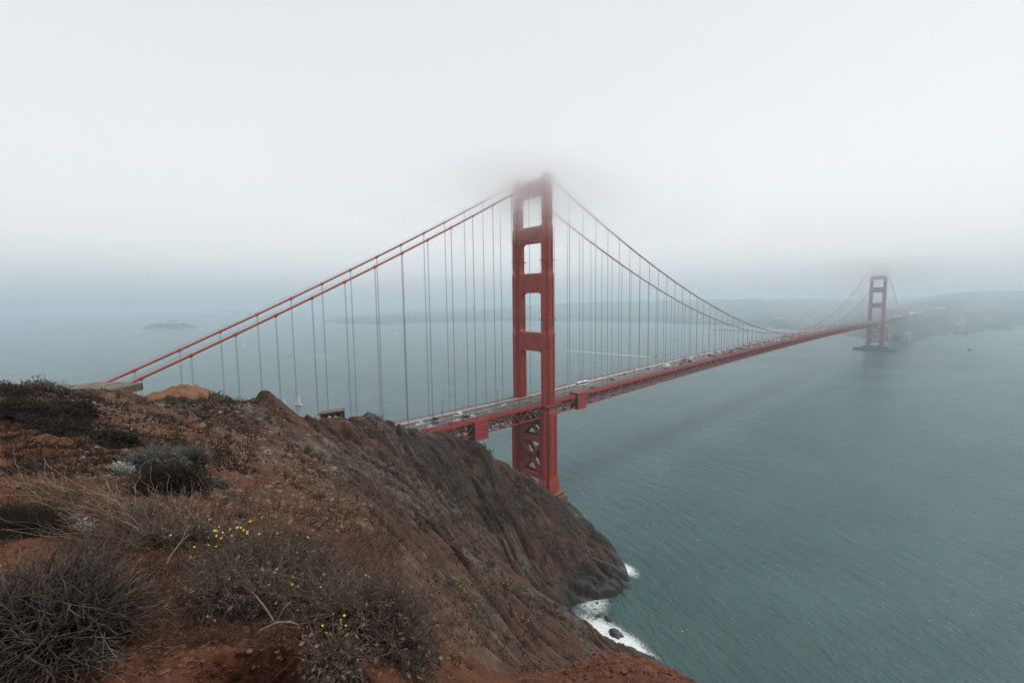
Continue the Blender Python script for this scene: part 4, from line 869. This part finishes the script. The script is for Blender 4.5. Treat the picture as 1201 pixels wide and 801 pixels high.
def unit(v): return v/(np.linalg.norm(v, axis=-1, keepdims=True)+1e-9)
def twigs(P, D, Ln, rad, bend, nseg=4, sides=3, droop=None):  # many thin tapering curved stems -> arrays
    n = len(P); t = np.linspace(0, 1, nseg+1)[None, :, None]; D = unit(D); S = unit(np.cross(D, RNG.normal(size=(n, 3)))); Ln = np.asarray(Ln).reshape(-1, 1, 1)*np.ones((n, 1, 1)); b = (RNG.normal(size=(n, 1, 1))*bend)
    C = P[:, None]+D[:, None]*t*Ln+S[:, None]*(t**2)*Ln*b+RNG.normal(size=(n, nseg+1, 3))*Ln*.025*t
    if droop is not None: C[..., 2] -= (t[..., 0]**2)*Ln[..., 0]*droop
    A = unit(np.cross(D, np.array([.3, .5, .8]))); B_ = np.cross(D, A); r = (np.asarray(rad).reshape(-1, 1)*(1-.72*t[0, :, 0])[None])
    V = np.empty((n, nseg+1, sides, 3))
    for k in range(sides): q = 2*math.pi*k/sides; V[:, :, k] = C+(A*math.cos(q)+B_*math.sin(q))[:, None]*r[..., None]
    i = np.arange(n*(nseg+1)*sides).reshape(n, nseg+1, sides); F = []
    for k in range(sides): k2 = (k+1) % sides; F.append(np.stack([i[:, :-1, k], i[:, :-1, k2], i[:, 1:, k2], i[:, 1:, k]], -1).reshape(-1, 4))
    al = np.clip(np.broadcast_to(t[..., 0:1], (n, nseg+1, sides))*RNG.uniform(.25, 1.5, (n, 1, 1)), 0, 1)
    return V.reshape(-1, 3), np.concatenate(F), al.reshape(-1), C[:, -1]
def join(parts):
    V, F, A, o = [], [], [], 0
    for v, f, a in parts: V.append(v); F.append(f+o); A.append(a); o += len(v)
    return np.concatenate(V), np.concatenate(F), np.concatenate(A)
def normal_at(x, y, e=.15):
    z = ground(np.array([x, x+e, x]), np.array([y, y, y+e])); n = np.array([-(z[1]-z[0])/e, -(z[2]-z[0])/e, 1.0]); return n/np.linalg.norm(n)
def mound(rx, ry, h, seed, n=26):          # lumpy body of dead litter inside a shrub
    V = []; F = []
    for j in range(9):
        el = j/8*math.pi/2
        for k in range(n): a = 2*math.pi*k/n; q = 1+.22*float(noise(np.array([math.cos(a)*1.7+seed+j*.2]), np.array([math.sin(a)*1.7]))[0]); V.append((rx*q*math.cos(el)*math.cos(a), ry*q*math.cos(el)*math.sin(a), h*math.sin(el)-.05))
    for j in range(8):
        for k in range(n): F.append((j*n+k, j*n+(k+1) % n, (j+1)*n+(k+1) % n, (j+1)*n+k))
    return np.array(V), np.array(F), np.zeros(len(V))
SHRUB_BODY = simple('dark_litter', (.014, .012, .010), .95, .3, 20)  # near-black brown for the dead litter
def shrub(px, py, wpx, hpx, mat, label, name='shrub', cat='shrub', group=None, n=500, tw=(.55, .35), rad=.004, spread=.9, body=.72, bend=.25, up=.55, lean=(0, 0, 0), seg=4, leaf=0, fork=0, depth=None, ryx=.8, clump=0):
    P, d = hit(px, py+hpx*.32)
    if depth: d = depth; P = world(px, py+hpx*.32, d); P[2] = gz(P[0], P[1])
    s = d/FPX; rx = wpx*s/2*.86; h = hpx*s*.55; ry = rx*ryx
    e = tag(empty(name, (P[0], P[1], P[2]-.02*rx)), label, cat, group); e.rotation_euler = (0, 0, YAW-R(90))
    nrm = normal_at(P[0], P[1], max(.1, rx)); c, sn = math.cos(-(YAW-R(90))), math.sin(-(YAW-R(90))); nl = np.array([nrm[0]*c-nrm[1]*sn, nrm[0]*sn+nrm[1]*c, nrm[2]])
    tilt = lambda V: V+np.stack([0*V[:, 0], 0*V[:, 0], -(V[:, 0]*nl[0]+V[:, 1]*nl[1])/max(nl[2], .3)], -1)
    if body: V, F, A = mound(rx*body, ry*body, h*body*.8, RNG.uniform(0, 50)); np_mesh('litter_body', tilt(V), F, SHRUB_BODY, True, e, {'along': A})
    u = RNG.random(n)*2*math.pi; q = np.sqrt(RNG.random(n))*.92; el = np.sqrt(np.clip(1-q*q, 0, 1))
    if clump:                             # uneven: stems rise from a few crowns of different size
        cu_, cq_ = RNG.random(clump)*2*math.pi, np.sqrt(RNG.random(clump))*.85; ck = RNG.choice(clump, n, p=RNG.dirichlet(np.ones(clump)*2.2)); w_ = RNG.uniform(.12, .34, clump)[ck]
        cx_, cy_ = cq_[ck]*np.cos(cu_[ck])+RNG.normal(size=n)*w_, cq_[ck]*np.sin(cu_[ck])+RNG.normal(size=n)*w_; u = np.arctan2(cy_, cx_); q = np.clip(np.hypot(cx_, cy_), 0, 1.25); el = np.sqrt(np.clip(1-(q/1.3)**2, 0, 1))*RNG.uniform(.45, 1.15, clump)[ck]
    dirv = np.stack([np.cos(u)*q*spread, np.sin(u)*q*spread, el*up+.12], -1)+RNG.normal(size=(n, 3))*(.5 if clump else .2)+np.array(lean)
    st = np.stack([rx*np.cos(u)*q*(.85 if clump else .55), ry*np.sin(u)*q*(.85 if clump else .55), h*el*.42], -1); Ln = (tw[0]+tw[1]*RNG.random(n))*max(h, rx*.42)*np.clip(.85+1.1*noise(np.cos(u)*1.6+px*.37, np.sin(u)*1.6+q*1.5+py*.11), .3, 1.7)
    v, f, a, tips = twigs(tilt(st), dirv, Ln, rad*(.6+.8*RNG.random(n)), bend, seg); parts = [(v, f, a)]
    if fork:
        k = RNG.integers(0, n, n*fork); v, f, a, tips2 = twigs(tips[k]-unit(dirv[k])*Ln[k, None]*RNG.uniform(.05, .5, (len(k), 1)), dirv[k]+RNG.normal(size=(len(k), 3))*.55, Ln[k]*.4, rad*.6*np.ones(len(k)), bend, 3); parts.append((v, f, np.clip(a*.6+.4, 0, 1))); tips = np.concatenate([tips, tips2])
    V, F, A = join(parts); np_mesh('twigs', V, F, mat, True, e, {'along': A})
    if leaf:
        k = RNG.integers(0, len(tips), int(leaf)); c0 = tips[k]+RNG.normal(size=(len(k), 3))*.05*h; sz = (.5+RNG.random((len(k), 1)))*.012*max(1, d/5); a1 = unit(RNG.normal(size=(len(k), 3)))*sz; a2 = unit(np.cross(a1, RNG.normal(size=(len(k), 3))))*sz*.5
        V = np.stack([c0-a1, c0+a2, c0+a1, c0-a2], 1).reshape(-1, 3); np_mesh('leaves', V, np.arange(len(V)).reshape(-1, 4), mat, False, e, {'along': RNG.random(len(V))*.5+.5})
    return e
# the big plants, each where it stands in the photo
shrub(52, 712, 275, 150, V_DARK, 'large dark shrub of bristling dead twigs at the lower left corner', n=2300, tw=(.40, .40), rad=.0052, spread=1.15, body=.52, bend=.35, up=.5, lean=(.3, -.2, 0), seg=5, fork=1)
shrub(22, 605, 110, 62, V_SCRUB, 'dark soft shrub right behind the bristling dead shrub', n=2600, tw=(.4, .3), rad=.003, fork=1, bend=.2, clump=8)
shrub(128, 512, 66, 26, V_SCRUB, 'low black green bush at the right end of the bare soil bank', n=1500, rad=.008, fork=1, leaf=1500, clump=8)
shrub(82, 500, 84, 30, V_SCRUB, 'broad dark bush along the top of the bare soil bank', n=1700, rad=.008, fork=1, leaf=1500, clump=8)
shrub(40, 482, 95, 30, V_SCRUB, 'dark bush on the slope above the soil bank, left of the slab', n=1500, rad=.012, fork=1, leaf=1800, clump=8)
shrub(92, 476, 60, 16, V_SCRUB, 'small dark bush on the slope just below the concrete slab', n=900, rad=.012, fork=1, leaf=900, clump=8)
shrub(12, 462, 60, 18, V_SCRUB, 'dark bush near the top of the slope at the left edge', n=900, rad=.014, fork=1, leaf=900, clump=8)
shrub(60, 456, 70, 12, V_BRUSH, 'brown bush on the skyline left of the slab', n=558, rad=.014, fork=1, leaf=700, body=0)
shrub(186, 540, 86, 42, V_GREY, 'silvery grey shrub with fine pale twigs on the stony slope', n=2200, tw=(.45, .3), rad=.006, fork=2, bend=.2, leaf=2600)
shrub(228, 536, 42, 34, V_GREY, 'pale tan dead clump at the right end of the silvery shrub', n=900, rad=.006, fork=1)
shrub(208, 566, 76, 40, V_SCRUB, 'black green shrub below the silvery grey one', n=2400, rad=.005, fork=2, leaf=1600, clump=8)
shrub(252, 567, 46, 18, V_GREY, 'small silvery clump at the right end of the black green shrub', n=700, rad=.005, fork=1)
shrub(143, 551, 31, 15, V_WHITE, 'small white lichened bush on the bare red soil', n=700, rad=.006, fork=2, leaf=500)
shrub(96, 618, 24, 18, V_WHITE, 'tiny white lichened sprig beside the dark soft shrub', n=160, rad=.003, fork=1, body=0, leaf=160)
shrub(283, 602, 22, 12, V_GREY, 'small grey tuft alone on the red stony slope', n=400, rad=.004, fork=1)
shrub(335, 655, 128, 84, V_BRUSH, 'wide brown thicket of tangled twigs left of the grey rock', n=1178, tw=(.5, .4), rad=.0040, fork=2, bend=.9, spread=1.0, up=.7, body=0, clump=9, leaf=500)
shrub(285, 690, 110, 70, V_BRUSH, 'low brown tangle of twigs with yellow flowers above the loose soil', n=806, tw=(.5, .4), rad=.0032, fork=2, bend=.9, body=0, clump=9, leaf=500)
shrub(428, 712, 120, 92, V_BRUSH, 'brown thicket of twigs on the edge of the drop', n=1178, tw=(.5, .4), rad=.0030, fork=2, bend=.9, up=.65, body=0, clump=9, leaf=500)
shrub(385, 700, 90, 60, V_BRUSH, 'brown tangle between the wide thicket and the edge of the drop', n=620, tw=(.5, .4), rad=.0030, fork=2, bend=.9, body=0, clump=9, leaf=500)
shrub(470, 752, 60, 70, V_BRUSH, 'twiggy clump hanging over the edge of the drop', n=434, tw=(.6, .4), rad=.0028, fork=2, bend=.9, lean=(.3, 0, -.35), body=0, clump=9, leaf=500)
shrub(395, 775, 60, 50, V_BRUSH, 'drooping dead clump above the dark hollow at the bottom', n=310, tw=(.6, .4), rad=.0028, fork=2, bend=.9, lean=(0, -.3, -.5), body=0, clump=9, leaf=500)
shrub(215, 625, 90, 50, V_BRUSH, 'brown twiggy patch behind the dry grass tussocks', n=682, tw=(.5, .4), rad=.0038, fork=1, bend=.9, body=0, clump=9, leaf=500)
# dry grass tussocks with long leaning stalks
for k, (px, py, n, Lg, ln, lb) in enumerate([(150, 628, 60, 150, (-.85, .2, .28), 'largest dry grass tussock with long stalks leaning left'), (118, 640, 26, 110, (-.9, .1, .25), 'thin dry grass tussock beside the bristling dead shrub'), (178, 606, 40, 110, (-.75, .3, .35), 'dry grass tussock in front of the black green shrub'), (215, 640, 34, 90, (-.4, .2, .6), 'dry grass tussock left of the yellow flowers'), (75, 585, 30, 90, (-.7, .2, .35), 'dry grass tussock on the red soil above the soft shrub')]):
    P, d = hit(px, py); s = d/FPX; e = tag(empty('grass_tussock', tuple(P)), lb, 'grass', 'dry grass tussocks on the near slope'); e.rotation_euler = (0, 0, YAW-R(90))
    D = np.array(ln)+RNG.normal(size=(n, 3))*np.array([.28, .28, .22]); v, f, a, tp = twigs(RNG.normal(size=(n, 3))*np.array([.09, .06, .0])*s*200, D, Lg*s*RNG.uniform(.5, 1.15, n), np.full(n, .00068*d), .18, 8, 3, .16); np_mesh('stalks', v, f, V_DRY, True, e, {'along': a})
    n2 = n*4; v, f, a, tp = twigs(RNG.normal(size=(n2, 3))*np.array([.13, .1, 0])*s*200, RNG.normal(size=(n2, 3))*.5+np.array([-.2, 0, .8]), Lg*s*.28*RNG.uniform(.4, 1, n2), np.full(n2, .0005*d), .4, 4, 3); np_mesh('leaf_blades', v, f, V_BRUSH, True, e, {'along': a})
# yellow flowering plants
def flower(px, py, blooms, hpx, label, spread=14, group='yellow flowering plants', mat=None):
    P, d = hit(px, py+hpx*.4); s = d/FPX; e = tag(empty('flowering_plant', tuple(P)), label, 'flowering plant', group); e.rotation_euler = (0, 0, YAW-R(90)); n = blooms*2+6
    D = np.stack([RNG.normal(size=n)*.45, RNG.normal(size=n)*.3, np.ones(n)], -1); v, f, a, tp = twigs(RNG.normal(size=(n, 3))*np.array([spread*.4, spread*.3, 0])*s, D, hpx*s*RNG.uniform(.6, 1.15, n), np.full(n, max(.0016, .0009*d*.45)), .25, 5, 3); np_mesh('stems', v, f, V_GREEN, True, e, {'along': a})
    for k in range(blooms):
        m = MB(); c = tp[k]; r = (1.25 if mat is None else .8)*s*random.uniform(.7, 1.35); ax = unit(np.array([random.gauss(0, .4), random.gauss(-.5, .4), 1.0])); u = unit(np.cross(ax, [.2, 1, .1])); w = np.cross(ax, u)
        for j in range(7):
            q = 2*math.pi*j/7; q2 = q+.42; q0 = q-.42; m.add([c, c+(u*math.cos(q0)+w*math.sin(q0))*r*.75+ax*r*.2, c+(u*math.cos(q)+w*math.sin(q))*r*1.15+ax*r*.35, c+(u*math.cos(q2)+w*math.sin(q2))*r*.75+ax*r*.2], [(0, 1, 2, 3)])
        m.tube([c-ax*r*.25, c+ax*r*.3], [r*.22, r*.34], 6); m.build('blossom', mat or V_YEL, e)
    return e
for px, py, b, h, lb in [(238, 640, 4, 26, 'yellow flowering plant at the left end of the flower patch'), (262, 640, 6, 28, 'yellow flowering plant in the middle of the left flower patch'), (287, 640, 6, 26, 'yellow flowering plant with the most blooms in the left patch'), (300, 668, 2, 24, 'sparse yellow flowering plant at the foot of the wide thicket'), (368, 652, 3, 22, 'yellow flowering plant standing on the wide brown thicket'),
  (352, 700, 2, 26, 'yellow green flowering plant below the wide thicket'), (396, 712, 3, 24, 'yellow flowering plant between the two thickets'), (430, 700, 7, 26, 'full yellow flowering plant topping the edge thicket'), (420, 718, 4, 24, 'yellow flowering plant on the near side of the edge thicket'), (394, 740, 4, 20, 'yellow flowering plant low above the dark hollow')]:
    flower(px, py, int(b*1.7)+1, h*1.45, lb)
for px, py, b, lb in [(537, 686, 9, 'yellow green flowering bush highest on the cliff below the rock ribs'), (550, 700, 7, 'yellow green flowering bush in the middle of the cliff group'), (586, 690, 6, 'yellow green flowering bush rightmost of the cliff group'), (556, 712, 5, 'small yellow flowering bush lowest of the cliff group'), (612, 728, 4, 'small yellow flowering bush at the top of the dark cleft'), (530, 772, 9, 'yellow flowering bush on the cliff close to the bottom edge')]:
    flower(px, py, b+4, 10, lb, 17, 'flowering bushes on the cliff', V_OLIVE)
# loose branches
for a, b, r, lb in [((300, 758), (352, 764), .0075, 'thick bleached branch lying above the dark hollow'), ((281, 695), (323, 759), .006, 'slim dead stalk slanting down to the bleached branch'), ((258, 692), (308, 694), .005, 'thin pale stalk lying level across the brown tangle'), ((304, 710), (346, 670), .005, 'thin stalk slanting up over the wide thicket'), ((196, 671), (228, 643), .005, 'bent dry stalk over the rusty grass'), ((3, 672), (1, 716), .006, 'pale bent stalk standing at the left edge'), ((118, 745), (172, 690), .004, 'pale stalk crossing the right side of the bristling shrub')]:
    A, da = hit(*a); B, db = hit(*b); A = A+[0, 0, .05]; B = B+[0, 0, .05+.08*(r < .01)]
    mid = (A+B)/2+np.array([0, 0, .04]); e = tag(empty('dead_branch', tuple(A)), lb, 'branch'); pts = np.array([A, A*.7+mid*.3+[0, 0, .012], mid, mid*.4+B*.6+[0, 0, .01], B])-A
    m = MB(); m.tube(pts, [r, r*.95, r*.8, r*.7, r*.4], 7); o = m.build('stem', V_STICK, e, smooth=True)
    m = MB(); q = pts[2]; m.tube([q, q+(pts[3]-q)*.5+np.array([.02, .03, .05]), q+(pts[4]-q)*.6+np.array([.03, .06, .07])], [r*.55, r*.4, r*.2], 5); m.build('side_twig', V_STICK, e, smooth=True)
PC = world(204, 463.5, 100)
# loose stones of the soil and the stony slope, and ground litter: nobody could count them
def scatter(n, pxr, pyr, keep=None, pw=1.0):
    out = []
    px = RNG.uniform(*pxr, n); py = pyr[0]+(pyr[1]-pyr[0])*RNG.random(n)**pw
    D = _fw[None]+_r2[None]*((px-600.5)/FPX)[:, None]-_u2[None]*((py-400.5)/FPX)[:, None]; lo = np.full(n, .8); t = lo.copy(); hitd = np.full(n, np.nan); ds = np.exp(np.linspace(math.log(.9), math.log(300), 260))
    for d in ds:
        m_ = np.isnan(hitd); 
        if not m_.any(): break
        P = CAM[None]+D[m_]*d; z = base_height(P[:, 0], P[:, 1]); k = np.where(m_)[0][P[:, 2] < z]; hitd[k] = d
    ok = ~np.isnan(hitd); P = CAM[None]+D[ok]*hitd[ok][:, None]*np.exp(RNG.uniform(-.011, .011, ok.sum()))[:, None]; z = ground(P[:, 0], P[:, 1]); P[:, 2] = z
    return P, hitd[ok]
_ico = bmesh.new(); bmesh.ops.create_icosphere(_ico, subdivisions=1, radius=1); IV = np.array([v.co[:] for v in _ico.verts]); IF = np.array([[v.index for v in f.verts] for f in _ico.faces]); _ico.free()
def stones(name, P, size, mat, label, flat=.65):
    n = len(P); k = len(IV); jit = 1+RNG.normal(size=(n, k, 1))*.22; V = IV[None]*jit*(RNG.uniform(.6, 1.3, (n, 1, 3))*np.array([1, 1, flat]))*size[:, None, None]
    a = RNG.random(n)*6.28; c, s = np.cos(a)[:, None], np.sin(a)[:, None]; V = np.stack([V[..., 0]*c-V[..., 1]*s, V[..., 0]*s+V[..., 1]*c, V[..., 2]], -1)+P[:, None]
    F = (IF[None]+(np.arange(n)*k)[:, None, None]).reshape(-1, 3); return tag(np_mesh(name, V.reshape(-1, 3), F, mat, False), label, kind='stuff')
M_STONE = simple('pinkish_tan_stone', (.155, .104, .077), .95, .5, 1.3); M_CLOD = simple('red_soil_clod', (.105, .040, .020), .95, .45, 12)
P, d = scatter(10000, (90, 430), (466, 630)); ok = np.hypot((P[:, 0]-PC[0])*.6, (P[:, 1]-PC[1]))>6; P, d = P[ok], d[ok]; stones('gravel', P, d/540*RNG.gamma(1.3, .85, len(d))*np.clip(55/d, .45, 1), M_STONE, 'pale stony debris strewn over the red slope')
P, d = scatter(7000, (0, 470), (560, 801), pw=.7); stones('soil_clods', P, d/540*RNG.gamma(1.5, .75, len(d)), M_CLOD, 'crumbs and clods of red soil on the near slope')
P, d = scatter(220, (0, 470), (600, 801)); stones('pebbles', P, d/540*RNG.gamma(1.5, .5, len(d)), M_STONE, 'small pale pebbles on the near red soil')
P, d = scatter(2500, (600, 810), (765, 801)); stones('spur_stones', P[d < 25], (d/540*RNG.gamma(1.5, .9, len(d)))[d < 25], M_CLOD, 'stony crust of the red spur at the bottom')
def litter(name, P, d, L0, mat, label, up=.6, k=5, rad=.8):
    P = np.repeat(P, k, 0); d = np.repeat(d, k); n = len(P); P = P+RNG.normal(size=(n, 3))*(d/540*3)[:, None]*np.array([1, 1, .1]); D = RNG.normal(size=(n, 3))*.6+np.array([0, 0, up])
    v, f, a, _ = twigs(P, D, d/540*L0*RNG.uniform(.4, 1.3, n), d/540*.42*rad, .4, 3, 3); return tag(np_mesh(name, v, f, mat, True, None, {'along': a}), label, kind='stuff')
P, d = scatter(2600, (60, 470), (600, 760)); litter('dry_litter', P, d, 13, V_RUST, 'short rusty dry grass and litter covering the near ground', k=4)
P, d = scatter(2200, (0, 470), (560, 760)); litter('dead_stems', P, d, 17, V_BRUSH, 'short grey brown dead stems between the shrubs', k=4)
P, d = scatter(3000, (0, 300), (446, 560)); ok = np.hypot(P[:, 0]-PC[0], P[:, 1]-PC[1]) > 13; P, d = P[ok], d[ok]; litter('slope_scrub', P, d, 7, V_SCRUB, 'low dark scrub on the slope below the skyline', .8, 6, 1.2)
P, d = scatter(5200, (260, 700), (470, 760)); m_ = fbm(P[:, 0]/14, P[:, 1]/14, 3) > .02; litter('cliff_scrub', P[m_], d[m_], 5, V_BRUSH, 'dry brown scrub clinging to the cliff', .7, 6, 1.3)
P, d = scatter(2600, (330, 640), (490, 790)); m_ = fbm(P[:, 0]/20+9, P[:, 1]/20, 3) > .08; litter('cliff_green_scrub', P[m_], d[m_], 5, V_SCRUB, 'dark green scrub in the gullies of the cliff', .7, 7, 1.4)
